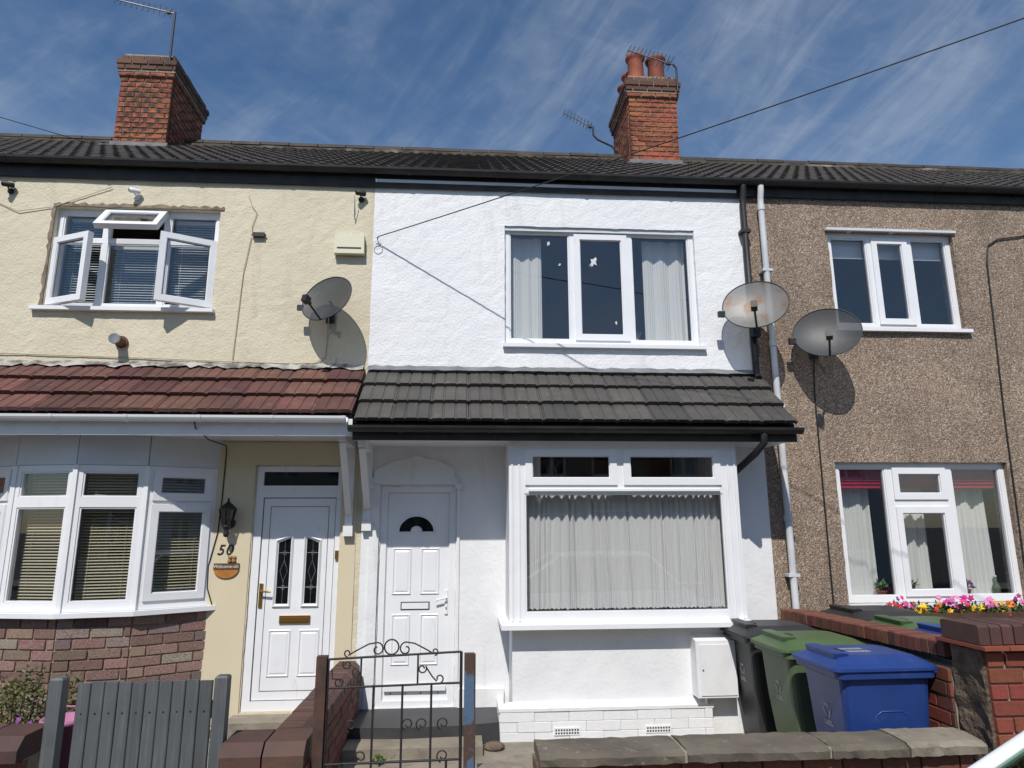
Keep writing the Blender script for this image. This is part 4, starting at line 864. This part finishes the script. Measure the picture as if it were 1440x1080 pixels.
# front wall left of the wooden gate
gl = thing('garden_wall', 'low dark brick front wall with chamfered coping beside the shrub', 'wall', (0, 0, 0))
b = MB(); b.box(-5.3, -2.315, -2.70, -2.50, -.05, .60); core = b.build('core', 'mortar', gl)
fm, L = frame_m((-3.6, -2.712), (-2.305, -2.712)); bricks(core, fm, L, -.04, .60, .235, .084, ['garden_brick'], depth=.06)
for k in range(9): put('coping_brick', ck, gl, (-2.53-.228*k, -2.60, .602), (0, 0, random.uniform(-.01, .01)))
# wooden gate
wg = thing('wooden_gate', 'grey painted boarded wooden gate across the path of number 50', 'gate', (0, 0, 0))
pm = shared('plank', lambda: MB().loft([[Vector((x, y, z)) for x, y in ((.002, .004), (.006, 0), (.066, 0), (.070, .004), (.070, .02), (.002, .02))] for z in (.06, .955)]).mesh('plank', 'grey_wood'))
for k in range(10): put('plank', pm, wg, (-2.135+k*.0735, -2.60+random.uniform(-.002, .002), random.uniform(-.006, .004)), (0, random.uniform(-.001, .001), 0), (1.015, 1, 1))
for k in range(10):
    for z in (.24, .795): b = MB(); b.lathe([(0, -.003), (.005, -.002), (.005, 0), (0, 0)], (-2.099+k*.0735, -2.6025, z), 8, Matrix.Rotation(R(90), 3, 'X')); b.build('nail', 'seal', wg)
b = MB(); b.box(-2.13, -1.40, -2.578, -2.545, .20, .29); b.box(-2.13, -1.40, -2.578, -2.545, .75, .84); b.build('rail', 'grey_wood', wg)
for k, (xa, za) in enumerate(((-2.27, 1.0), (-1.385, .995))):
    pst = thing('gate_post', ('grey square timber gate post beside the low dark wall', 'grey square timber gate post beside the brick wall stub')[k], 'gate post', (xa, -2.66, -.05), 'posts of the wooden gate')
    b = MB(); b.loft([[Vector((x, y, z)) for x, y in ((.01, .01), (.08, .01), (.08, .08), (.01, .08))] for z in (0, za+.03)]+[[Vector((x, y, za+.04)) for x, y in ((.018, .018), (.072, .018), (.072, .072), (.018, .072))]]); b.build('shaft', 'grey_wood', pst)
# iron gate
ig = thing('iron_gate', 'thin black wrought iron gate with scrolls before the white door', 'gate', (0, 0, 0))
gy = -2.60
def rod(pts, r, name, m='iron_black'):
    bb = MB(); bb.tube([(p[0], gy+(p[2] if len(p) > 2 else 0), p[1]) for p in pts], r, 6); return bb.build(name, m, ig)
rod([(-.765, 1.055), (-.0, 1.085)], .0065, 'top_rail'); rod([(-.765, .90), (-.0, .915)], .0065, 'middle_rail'); rod([(-.765, .50), (-.0, .51)], .007, 'lower_rail'); rod([(-.765, .14), (-.0, .14)], .008, 'bottom_rail')
rod([(-.762, .12), (-.762, 1.056)], .009, 'stile'); rod([(-.0, .12), (-.0, 1.086)], .009, 'stile')
for xx in (-.50, -.335, -.17): rod([(xx, .14), (xx, .91)], .0065, 'bar')
rod([(-.575, .907), (-.575, 1.062)], .0055, 'bar'); rod([(-.25, .912), (-.25, 1.075)], .0055, 'bar')
for xx in (-.66, -.08): rod([(xx, .14), (xx, .505)], .007, 'bar')
def spiral(cx_, cz_, r0, r1, a0, turns, n=26): return [(cx_+(r0+(r1-r0)*i/n)*math.cos(a0+turns*2*math.pi*i/n), cz_+(r0+(r1-r0)*i/n)*math.sin(a0+turns*2*math.pi*i/n)) for i in range(n+1)]
rod([(-.404+.041*math.cos(a), 1.117+.041*math.sin(a)) for a in [k*math.pi/12 for k in range(25)]], .0045, 'ring')
for sg in (-1, 1):
    cxx = -.404+sg*.082
    rod(spiral(cxx+sg*.0, 1.105, .012, .038, R(90), sg*-1.0)+[(cxx+sg*.05, 1.135), (cxx+sg*.11, 1.105), (cxx+sg*.165, 1.075)], .0042, 'scroll')
    rod(spiral(cxx+sg*.168, 1.088, .022, .008, R(270 if sg > 0 else 270), sg*.8), .004, 'scroll')
rod(spiral(-.225, .995, .012, .026, R(0), 1.1)+[(-.20, 1.0), (-.165, .95), (-.14, .925)], .0042, 'scroll'); rod(spiral(-.125, .94, .026, .012, R(250), .9), .0042, 'scroll')
rod(spiral(-.655, 1.025, .012, .026, R(180), -1.1), .0042, 'scroll'); rod(spiral(-.70, .93, .012, .026, R(0), 1.1)+[(-.735, .95), (-.74, 1.0)], .0042, 'scroll'); rod(spiral(-.60, .98, .026, .012, R(90), .9), .0042, 'scroll')
for xx, zc in ((-.62, .70), (-.30, .70), (-.22, .70), (-.10, .70), (-.56, .535), (-.10, .53)): rod(spiral(xx, zc, .012, .036, R(200), 1.15), .0042, 'scroll')
for k, (xa, mm) in enumerate(((-.825, 'rust_iron'), (.018, 'post_blue_rust'))):
    ps = thing('gate_post', ('rusty brown square iron gate post beside the brick wall stub', 'square iron gate post with flaking blue paint by the low front wall')[k], 'gate post', (xa, gy-.03, -.05))
    b = MB(); b.box(0, .058, 0, .058, 0, 1.125); p_ = b.build('shaft', mm, ps)
    if k: boxp('rusty_face', ps, 'rust_iron', .0585, .066, -.004, .06, 0, 1.12)
# low front wall of the white house with stone coping
fwl = thing('garden_wall', 'low front wall with worn stone coping before the white bay', 'wall', (0, 0, 0))
b = MB(); b.box(.42, 2.98, -2.70, -2.52, -.05, .505); core = b.build('core', 'rubble', fwl)
fm, L = frame_m((.42, -2.712), (2.98, -2.712)); bricks(core, fm, L, -.04, .50, .235, .084, ['garden_brick'], depth=.06)
def slab(x0, x1, seed, m, zt):
    rr = random.Random(seed); n = 14; rings = []
    for i in range(n+1):
        x = x0+(x1-x0)*i/n; j = lambda a: rr.uniform(-a, a)
        rings.append([Vector((x, y+j(.006), z+j(.004))) for y, z in ((-2.775, .508), (-2.46, .508), (-2.455, zt-.012), (-2.50, zt), (-2.60, zt+.004), (-2.74, zt-.002), (-2.782, zt-.022))])
    return MB().loft(rings).build('coping_slab', m, fwl)
slab(.435, 1.245, 1, 'stone_coping', .572); slab(1.265, 2.085, 2, 'stone_coping', .574); slab(2.10, 2.55, 3, 'stone_coping', .570); slab(2.56, 3.02, 4, 'concrete', .578)
b = MB(); b.box(1.246, 1.264, -2.765, -2.47, .508, .563); b.box(2.086, 2.099, -2.765, -2.47, .508, .563); b.build('pointing', 'mortar', fwl)
b = MB(); rr = random.Random(3)
b.loft([[Vector((.10+.33*i/8, y+rr.uniform(-.008, .008), z+rr.uniform(-.008, .008))) for y, z in ((-2.72, -.03), (-2.44, -.03), (-2.44, .44), (-2.58, .45), (-2.72, .44))] for i in range(9)]); b.build('broken_end', 'concrete', fwl)
# right-hand dividing wall with pier
rw = thing('garden_wall', 'red brick garden wall with brick-on-edge coping behind the bins', 'wall', (0, 0, 0))
b = MB(); b.box(3.13, 3.31, -2.40, -.012, -.05, .90); core = b.build('core', 'mortar', rw)
fm, L = frame_m((3.118, -.012), (3.118, -2.40)); bricks(core, fm, L, 0, .90, .235, .09, ['garden_brick', 'pier_brick'], depth=.06)
ce = shared('edge', lambda: MB().loft([[Vector((x, yy, z)) for x, z in ((-.108, 0), (.108, 0), (.108, .085), (.098, .095), (-.098, .095), (-.108, .085))] for yy in (.003, .069)]).mesh('coping_brick', 'garden_brick'))
y = -2.38
while y < -.09: put('coping_brick', ce, rw, (3.22+random.uniform(-.005, .005), y, .90+.10*(-y/2.4)*.6+random.uniform(0, .006)), (0, 0, random.uniform(-.02, .02))); y += .0745
pr = thing('brick_pier', 'red brick gate pier with dark edge coping at the end of the front wall', 'pier', (0, 0, 0))
b = MB(); b.box(3.152, 4.48, -2.70, -2.40, -.05, 1.06); core = b.build('core', 'mortar', pr)
b = MB(); rr = random.Random(12)
b.loft([[Vector((3.135+rr.uniform(-.018, .012), -2.69+.27*i/4, z)) for i in range(5)]+[Vector((3.19, -2.42, z)), Vector((3.19, -2.69, z))] for z in [k*.075 for k in range(15)]]); b.build('broken_face', 'rubble', pr)
fm, L = frame_m((3.14, -2.712), (4.49, -2.712)); bricks(core, fm, L, -.04, 1.05, .225, .091, ['pier_brick'], depth=.06)
b = MB(); rr = random.Random(9); x = 3.09
while x < 4.5: b.box(x+.003, x+.158, -2.77, -2.34, 1.062+rr.uniform(0, .004), 1.085); x += .162
b.build('tile_creasing', 'pot_clay', pr)
x = 3.10; cp = shared('soldier', lambda: MB().loft([[Vector((xx, y, z)) for y, z in ((-.165, 0), (.165, 0), (.165, .10), (.15, .112), (-.15, .112), (-.165, .10))] for xx in (.004, .072)]).mesh('coping_brick', 'coping_brick'))
while x < 4.45: put('coping_brick', cp, pr, (x, -2.555, 1.088+random.uniform(0, .004)), (0, 0, random.uniform(-.01, .01))); x += .076

# wheelie bins: handle edge at +x, front facing -x
def rrect(x0, x1, y0, y1, r, z, n=3):
    out = []
    for cx_, cy_, a0 in ((x1-r, y1-r, 0), (x0+r, y1-r, 90), (x0+r, y0+r, 180), (x1-r, y0+r, 270)):
        out += [Vector((cx_+r*math.cos(R(a0+90*i/n)), cy_+r*math.sin(R(a0+90*i/n)), z)) for i in range(n+1)]
    return out
def bin_parts(t, mb, ml, mark):
    b = MB(); b.loft([rrect(.13, .62, .09, .49, .05, .02), rrect(.075, .66, .05, .53, .05, .45), rrect(.05, .68, .03, .55, .05, .80)]); bd = b.build('body', mb, t)
    b = MB(); b.loft([rrect(.01, .70, .0, .58, .05, .795), rrect(.005, .705, -.005, .585, .05, .80), rrect(.005, .705, -.005, .585, .05, .835), rrect(.02, .69, .01, .57, .05, .84)]); b.build('rim', mb, t)
    for k in range(5): MB().prism([(.05, .793), (.09, .793), (.07, .755)], .08+k*.1, .084+k*.1, m=Matrix.Rotation(0, 4, 'Z')).build('rib', mb, bd)
    # side recess panel (raised moulding line) on the long sides
    for ys, sg in ((.052, -1),):
        pts = [(.27, .12), (.255, .40), (.25, .52), (.27, .575), (.31, .60), (.45, .60), (.49, .575), (.51, .52), (.515, .40), (.515, .12)]
        b = MB(); b.tube([(x, .03+.06*(.80-z)/.78-.002, z) for x, z in pts], .006, 5); b.build('side_moulding', mb, bd)
    b = MB(); b.loft([rrect(-.02, .71, -.012, .592, .05, .838), rrect(-.025, .715, -.018, .598, .055, .845), rrect(-.022, .715, -.016, .596, .055, .862), rrect(.03, .70, .03, .55, .06, .885), rrect(.07, .64, .07, .51, .08, .915), rrect(.10, .60, .10, .48, .08, .925)], smooth=False); ld_ = b.build('lid', ml, t)
    b = MB(); b.loft([rrect(.05, .17, .10, .48, .02, .90), rrect(.045, .15, .09, .49, .02, .935), rrect(.055, .13, .10, .48, .02, .94)]); b.build('lid_grip', ml, ld_)
    b = MB(); b.tube([(.73, .04, .85), (.73, .54, .85)], .014, 8)
    for yy in (.06, .29, .52): b.box(.68, .74, yy-.015, yy+.015, .82, .865)
    b.build('hinge_handle', ml, t)
    b = MB(); b.box(.17, .20, .24, .34, .885, .93); b.build('grip_slot', 'seal', ld_)
    for yy in (.02, .56): b = MB(); b.lathe([(0, -.025), (.095, -.025), (.10, -.01), (.10, .01), (.095, .025), (0, .025)], (.60, yy, .10), 18, Matrix.Rotation(R(90), 3, 'X')); b.build('wheel', 'tyre', t)
    if mark:
        # white print on the front: three chasing strokes with two text lines
        b = MB(); c = Vector((.0, .29, .56)); q = lambda u, v: Vector((.075-.025*(c.z+v-.45)/.35-.003, c.y-u, c.z+v))
        for k in range(3):
            a = R(90+120*k); d = Vector((math.cos(a), math.sin(a))); e = Vector((-d.y, d.x)); p1 = d*.034-e*.028; p2 = d*.034+e*.028; w = d*.009
            b.add([q(*(p1-w)), q(*(p2-w)), q(*(p2+w)), q(*(p1+w))], [(0, 3, 2, 1)])
        for r_, wd_ in ((-.075, .055), (-.092, .06)):
            u = -wd_
            while u < wd_-.01: b.add([q(u, r_), q(u+.014, r_), q(u+.014, r_+.014), q(u, r_+.014)], [(0, 3, 2, 1)]); u += .02
        b.build('print', 'faded_print', bd)
        if ml == 'bin_blue':
            b = MB()
            for k in range(14): xx = .22+.024*(k % 7); yy = .20+.10*(k//7); boxp('lid_print', ld_, 'faded_print', xx, xx+.016, yy, yy+.05, .9255, .9265)
for nm_, loc, rz, mb, ml, lbl in (('blue', (2.395, -2.36, .01), .02, 'bin_blue', 'bin_blue', 'blue wheelie bin in front of the green bin and white meter box'),
    ('green', (2.375, -1.68, .01), .01, 'bin_green_body', 'bin_green', 'green lidded wheelie bin between the blue bin and the black bin'),
    ('black', (2.36, -1.02, .01), -.01, 'bin_black', 'bin_black', 'black wheelie bin beside the meter box and the bay'),
    ('black', (3.40, -.85, .13), .0, 'bin_black', 'bin_black', 'black wheelie bin behind the brick wall under the pebbledash'),
    ('green', (3.44, -1.47, .11), -.03, 'bin_green_body', 'bin_green', 'green lidded wheelie bin behind the brick wall near the flower trough'),
    ('blue', (3.42, -2.10, .13), .02, 'bin_blue', 'bin_blue', 'blue wheelie bin mostly hidden behind the brick pier')):
    t = thing('wheelie_bin', lbl, 'bin', loc, 'wheelie bins', rz); bin_parts(t, mb, ml, True)
    if loc[0] < 3: t.scale = (.96, .98, 1.03)

# flowers
def leafy(b, c, n, rx, ry, rz, s, rr):
    for _ in range(n):
        while True:
            p = Vector((rr.uniform(-1, 1), rr.uniform(-1, 1), rr.uniform(-1, 1)))
            if p.length < 1: break
        p = Vector((c[0]+p.x*rx, c[1]+p.y*ry, c[2]+p.z*rz)); d = Vector((rr.gauss(0, 1), rr.gauss(0, 1), rr.gauss(.4, .8))).normalized(); e = d.orthogonal().normalized()
        e.rotate(Matrix.Rotation(rr.uniform(0, 6), 3, d)); l = s*rr.uniform(.7, 1.3); b.add([p, p+d*l*.5+e*l*.22, p+d*l, p+d*l*.5-e*l*.22], [(0, 1, 2, 3)])
tr = thing('flower_trough', 'long brown planting trough under the brown house lower window', 'planter', (4.85, -.30, .80))
b = MB(); b.plate(-.85, .85, -.16, .16, [(-.83, .83, -.14, .14)], 0, .20, m=Matrix.Rotation(R(-90), 4, 'X') @ Matrix.Translation((0, -.20, 0)))
tb = MB(); tb.box(-.85, .85, -.14, -.12, 0, .18); tb.box(-.85, .85, .12, .14, 0, .18); tb.box(-.85, -.83, -.12, .12, 0, .18); tb.box(.83, .85, -.12, .12, 0, .18); tb.box(-.83, .83, -.12, .12, 0, .02); tb.build('box', 'trough', tr)
MB().box(-.83, .83, -.12, .12, .02, .15).build('soil', 'soil', tr); tb = MB()
for xx in (-.6, 0, .6): tb.box(xx-.02, xx+.02, -.10, .29, -.03, -.001); tb.box(xx-.02, xx+.02, .27, .29, -.25, -.031)
tb.build('bracket', 'iron_black', tr)
def flower_mesh(m):
    def mk():
        b = MB()
        for k in range(5):
            a = 2*math.pi*k/5; d = Vector((math.cos(a), 0, math.sin(a))); e = Vector((-math.sin(a), 0, math.cos(a))); b.add([Vector((0, -.004, 0)), d*.5+e*.36+Vector((0, .12, 0)), d*1.0+Vector((0, .05, 0)), d*.5-e*.36+Vector((0, .12, 0))], [(0, 1, 2, 3)])
        return b.mesh('flower', m)
    return shared('fl_'+m, mk)
rr = random.Random(42)
plants = [('fl_red', 'deep red'), ('fl_magenta', 'magenta and pink'), ('fl_yellow', 'yellow'), ('fl_red', 'scarlet'), ('fl_orange', 'orange'), ('fl_pink', 'pale pink'), ('fl_magenta', 'bright magenta'), ('fl_yellow', 'golden yellow'), ('fl_pink', 'pink and white'), ('fl_red', 'dark red'), ('fl_orange', 'amber orange'), ('fl_magenta', 'rosy magenta'), ('fl_red', 'crimson'), ('fl_orange', 'rusty orange')]
for i, (fmname, cn) in enumerate(plants):
    x = 4.07+i*.118; t = thing('bedding_plant', cn+' bedding flowers planted in the trough under the window', 'flowers', (x, -.33+.05*(i % 2), .95), 'flowers in the trough')
    b = MB(); leafy(b, (0, 0, .04), 60, .08, .09, .06, .05, rr); b.build('foliage', 'leaf', t)
    top = fmname in ('fl_magenta', 'fl_pink')
    for k in range(9 if top else 7):
        mm = fmname if rr.random() < .75 else rr.choice(['fl_pink', 'fl_magenta', 'fl_purple'] if top else ['fl_red', 'fl_orange', 'fl_yellow'])
        s = rr.uniform(.026, .038); put('flower', flower_mesh(mm), t, (rr.uniform(-.085, .085), rr.uniform(-.11, .03), rr.uniform(.07, .17) if top else rr.uniform(.0, .11)), (rr.uniform(-.9, .2), rr.uniform(-.5, .5), rr.uniform(-.6, .6)), (s, s, s))
for i, (x, pm_, fm_, lbl) in enumerate(((4.36, 'terracotta', None, 'small green cactus in a clay pot on the lower window ledge'), (4.68, 'terracotta', None, 'spiky green houseplant behind the middle sash of the lower window'), (5.28, 'terracotta', 'fl_purple', 'purple flowering pot plant on the lower window ledge'))):
    t = thing('pot_plant', lbl, 'plant', (x, .235, 1.06)); b = MB(); b.lathe([(0, 0), (.035, 0), (.045, .055), (.05, .055), (.05, .07), (.04, .07), (.038, .06), (0, .06)], (0, 0, 0), 14); b.build('pot', pm_, t)
    b = MB(); leafy(b, (0, 0, .11), 50, .05, .05, .05, .05, rr); b.build('foliage', 'leaf', t)
    if fm_:
        for k in range(12): put('flower', flower_mesh(fm_), t, (rr.uniform(-.06, .06), rr.uniform(-.06, -.02), rr.uniform(.10, .17)), (rr.uniform(-.8, .2), 0, rr.uniform(-.5, .5)), (.022,)*3)
    elif i == 1:
        b = MB()
        for k in range(14): a = rr.uniform(0, 6.28); b.tube([(0, 0, .06), (.05*math.cos(a), .03*math.sin(a), .12), (.10*math.cos(a), .05*math.sin(a), rr.uniform(.12, .19))], [.004, .003, .001], 5)
        b.build('stem', 'leaf', t)
gbt = thing('glass_bottle', 'green glass bottle at the end of the lower window ledge', 'bottle', (5.62, .23, 1.06)); MB().lathe([(0, 0), (.035, 0), (.037, .10), (.014, .15), (.013, .19), (0, .19)], (0, 0, 0), 14).build('body', 'bin_green_body', gbt); MB().lathe([(0, .19), (.015, .19), (.015, .21), (0, .21)], (0, 0, 0), 10).build('cap', 'print_white', gbt)
# shrub and tub at number 50
sh = thing('garden_shrub', 'straggly olive green shrub growing against the brick bow base', 'shrub', (-3.02, -1.60, .015))
b = MB(); rr = random.Random(77)
for _ in range(26):
    a = rr.uniform(0, 6.28); q = rr.uniform(.1, .42); b.tube([(0, 0, 0), (q*.5*math.cos(a), q*.5*math.sin(a), .35), (q*math.cos(a), q*math.sin(a), rr.uniform(.5, .82))], [.008, .005, .002], 5)
b.build('stems', 'trough', sh); b = MB()
for _ in range(60): a = rr.uniform(0, 6.28); q = rr.uniform(.0, .45); leafy(b, (q*math.cos(a), q*math.sin(a), rr.uniform(.15, .80)), 60, .10, .10, .10, .034, rr)
b.build('crown', 'shrub_leaf', sh)
for k in range(16): put('flower', flower_mesh('fl_purple'), sh, (rr.uniform(-.3, .4), -.38, rr.uniform(.3, .7)), (rr.uniform(-.6, .2), 0, 0), (.02,)*3)
tubp = thing('plastic_tub', 'pink plastic tub behind the low wall beside the wooden gate', 'tub', (-2.46, -2.05, .015)); b = MB(); b.lathe([(0, 0), (.10, 0), (.13, .60), (.14, .60), (.14, .63), (.12, .63), (.09, .03), (0, .03)], (0, 0, 0), 18); b.build('body', 'pink_plastic', tubp); b = MB(); b.tube([(-.13, 0, .61), (-.08, -.03, .70), (.08, -.03, .70), (.13, 0, .61)], .006, 6); b.build('handle', 'pink_plastic', tubp)
b = MB(); leafy(b, (-.62, -1.02, .03), 40, .05, .03, .02, .05, rr); tag(b.build('weed', 'leaf'), 'small green weed growing at the foot of the concrete step', 'weed')
st_ = tag(MB().lathe([(0, .05), (.07, .045), (.09, .02), (.07, 0), (.0, 0)], (.28, -.72, 0), 9).build('stone', 'rubble'), 'lump of broken concrete beside the dark doorstep', 'stone')

# ================================================================== parked car (only its windscreen edge shows)
car = thing('parked_car', 'white parked car with its windscreen corner in view', 'car', (-.29, -5.68, -.145))
def ring_c(x, hw, z0, z1, r=.09): return [Vector((x, y, z)) for y, z in ((-hw, z0+r), (-hw+r, z0), (hw-r, z0), (hw, z0+r), (hw, z1-r*1.3), (hw-r*1.3, z1), (-hw+r*1.3, z1), (-hw, z1-r*1.3))]
b = MB(); b.loft([ring_c(0, .55, .32, .60), ring_c(.06, .72, .22, .70), ring_c(.30, .82, .19, .80), ring_c(.75, .85, .18, .90), ring_c(1.15, .86, .18, .95), ring_c(2.2, .87, .18, .96), ring_c(3.4, .86, .19, .98), ring_c(3.85, .82, .22, .96), ring_c(4.0, .70, .32, .85)]); body = b.build('body', 'car_paint', car)
def cab(x, hw, z): return [Vector((x, y, z)) for y in (-hw, hw)]
base_ = [(1.0, .78, .94), (3.75, .74, .96)]; top_ = [(1.80, .60, 1.48), (3.25, .58, 1.49)]
P = {}
for nme, (x, hw, z) in (('fb', base_[0]), ('rb', base_[1]), ('ft', top_[0]), ('rt', top_[1])): P[nme] = (Vector((x, -hw, z)), Vector((x, hw, z)))
def pane(q, name):
    c = sum(q, Vector())/4; n = (q[1]-q[0]).cross(q[3]-q[0]).normalized(); q = [c+(v-c)*.985+n*.004 for v in q]; bb = MB(); bb.add(q, [(0, 1, 2, 3)]); bb.add([v-n*.006 for v in q], [(3, 2, 1, 0)]); return bb.build(name, 'car_glass', car)
pane([P['fb'][1], P['fb'][0], P['ft'][0], P['ft'][1]], 'windscreen'); pane([P['rb'][0], P['rb'][1], P['rt'][1], P['rt'][0]], 'rear_window'); pane([P['fb'][0], P['rb'][0], P['rt'][0], P['ft'][0]], 'side_window'); pane([P['rb'][1], P['fb'][1], P['ft'][1], P['rt'][1]], 'side_window')
for k in (0, 1):
    b = MB(); b.tube([P['fb'][k]-Vector((.05, 0, .02)), P['ft'][k], P['rt'][k], P['rb'][k]], [.024, .020, .022, .03], 10); b.build('pillar', 'car_paint', car)
    b = MB(); mid = (P['fb'][k].lerp(P['rb'][k], .5), P['ft'][k].lerp(P['rt'][k], .42)); b.tube([mid[0], mid[1]], .03, 8); b.build('door_pillar', 'black_plastic', car)
b = MB(); t0, t1 = P['ft'], P['rt']; zr = Vector((0, 0, .05)); b.loft([[t0[0], t0[1], t0[1]+zr*.3, (t0[0]+t0[1])/2+zr*.6, t0[0]+zr*.3], [v+Vector((.4, 0, 0)) for v in (t0[0], t0[1], t0[1]+zr*.7, (t0[0]+t0[1])/2+zr*1.2, t0[0]+zr*.7)], [t1[0], t1[1], t1[1]+zr*.5, (t1[0]+t1[1])/2+zr*.9, t1[0]+zr*.5]]); b.build('roof', 'car_paint', car)
for x in (.72, 3.25):
    for y in (-.80, .80):
        w = MB(); w.lathe([(.19, -.10), (.29, -.10), (.31, -.07), (.31, .07), (.29, .10), (.19, .10)], (x, y, .31), 24, Matrix.Rotation(R(90), 3, 'X')); wo2 = w.build('wheel', 'tyre', car); w = MB(); w.lathe([(0, -.105), (.05, -.11), (.19, -.095), (.19, .095), (.05, .11), (0, .105)], (x, y, .31), 24, Matrix.Rotation(R(90), 3, 'X')); w.build('rim', 'galv', wo2)
for y in (-.58, .58): b = MB(); b.lathe([(0, .03), (.07, .02), (.09, 0), (.09, -.03), (0, -.03)], (.16, y, .64), 14, Matrix.Rotation(R(-70), 3, 'Y')); b.build('headlight', 'chrome', car)
for y in (-.90, .90): b = MB(); b.loft([rrect(1.15, 1.28, y-.07, y+.07, .03, .98), rrect(1.14, 1.30, y-.09, y+.09, .03, 1.05), rrect(1.17, 1.28, y-.06, y+.06, .03, 1.12)]); b.build('door_mirror', 'car_paint', car)
boxp('number_plate', car, 'print_white', -.012, .02, -.26, .26, .38, .49)

# ================================================================== far side of the street (seen in the panes)
def opposite(x0, w, label, m):
    h = thing('terraced_house', label, 'house', (x0, -15.2, 0), 'houses across the street')
    hs = [(.5, 1.9, .9, 2.3), (2.6, 3.5, .05, 2.2), (.6, 1.8, 3.3, 4.6), (2.6, 3.5, 3.3, 4.6)]
    mm = Matrix.Rotation(math.pi, 4, 'Z') @ Matrix.Translation((-w, 0, 0))
    b = MB(); b.plate(0, w, -.1, 5.2, hs, 0, .25, m=mm); b.build('wall', m, h)
    for q in hs: window(h, q[0], q[1], q[2], q[3], .08, [(q[0]+.07, (q[0]+q[1])/2-.04, q[2]+.07, q[3]-.07, 'f'), ((q[0]+q[1])/2+.04, q[1]-.07, q[2]+.07, q[3]-.07, 'f')], mtx=mm)
    b = MB(); b.box(.0, w, .26, 5, -.1, 5.2, m=mm); b.build('inner_block', 'seal', h)
    b = MB(); b.add([mm @ Vector(v) for v in ((0, -.25, 5.2), (w, -.25, 5.2), (w, 3, 7.3), (0, 3, 7.3), (w, 6, 5.2), (0, 6, 5.2))], [(0, 1, 2, 3), (3, 2, 4, 5), (0, 3, 5), (1, 4, 2)]); b.build('roof', 'main_tile', h)
for i, (lb_, m) in enumerate((('red brick terraced house across the street at the far end from the white one', 'opp_brick'), ('cream terraced house across the street beside the red brick one', 'cream_smooth'), ('red brick terraced house across the street facing the white door', 'opp_brick'), ('pebbledashed terraced house across the street facing the white bay', 'pebbledash'), ('red brick terraced house across the street facing the brown house', 'opp_brick'), ('white terraced house across the street at the row end', 'smooth_white'))): opposite(-11+i*4.2, 4.2, lb_, m)
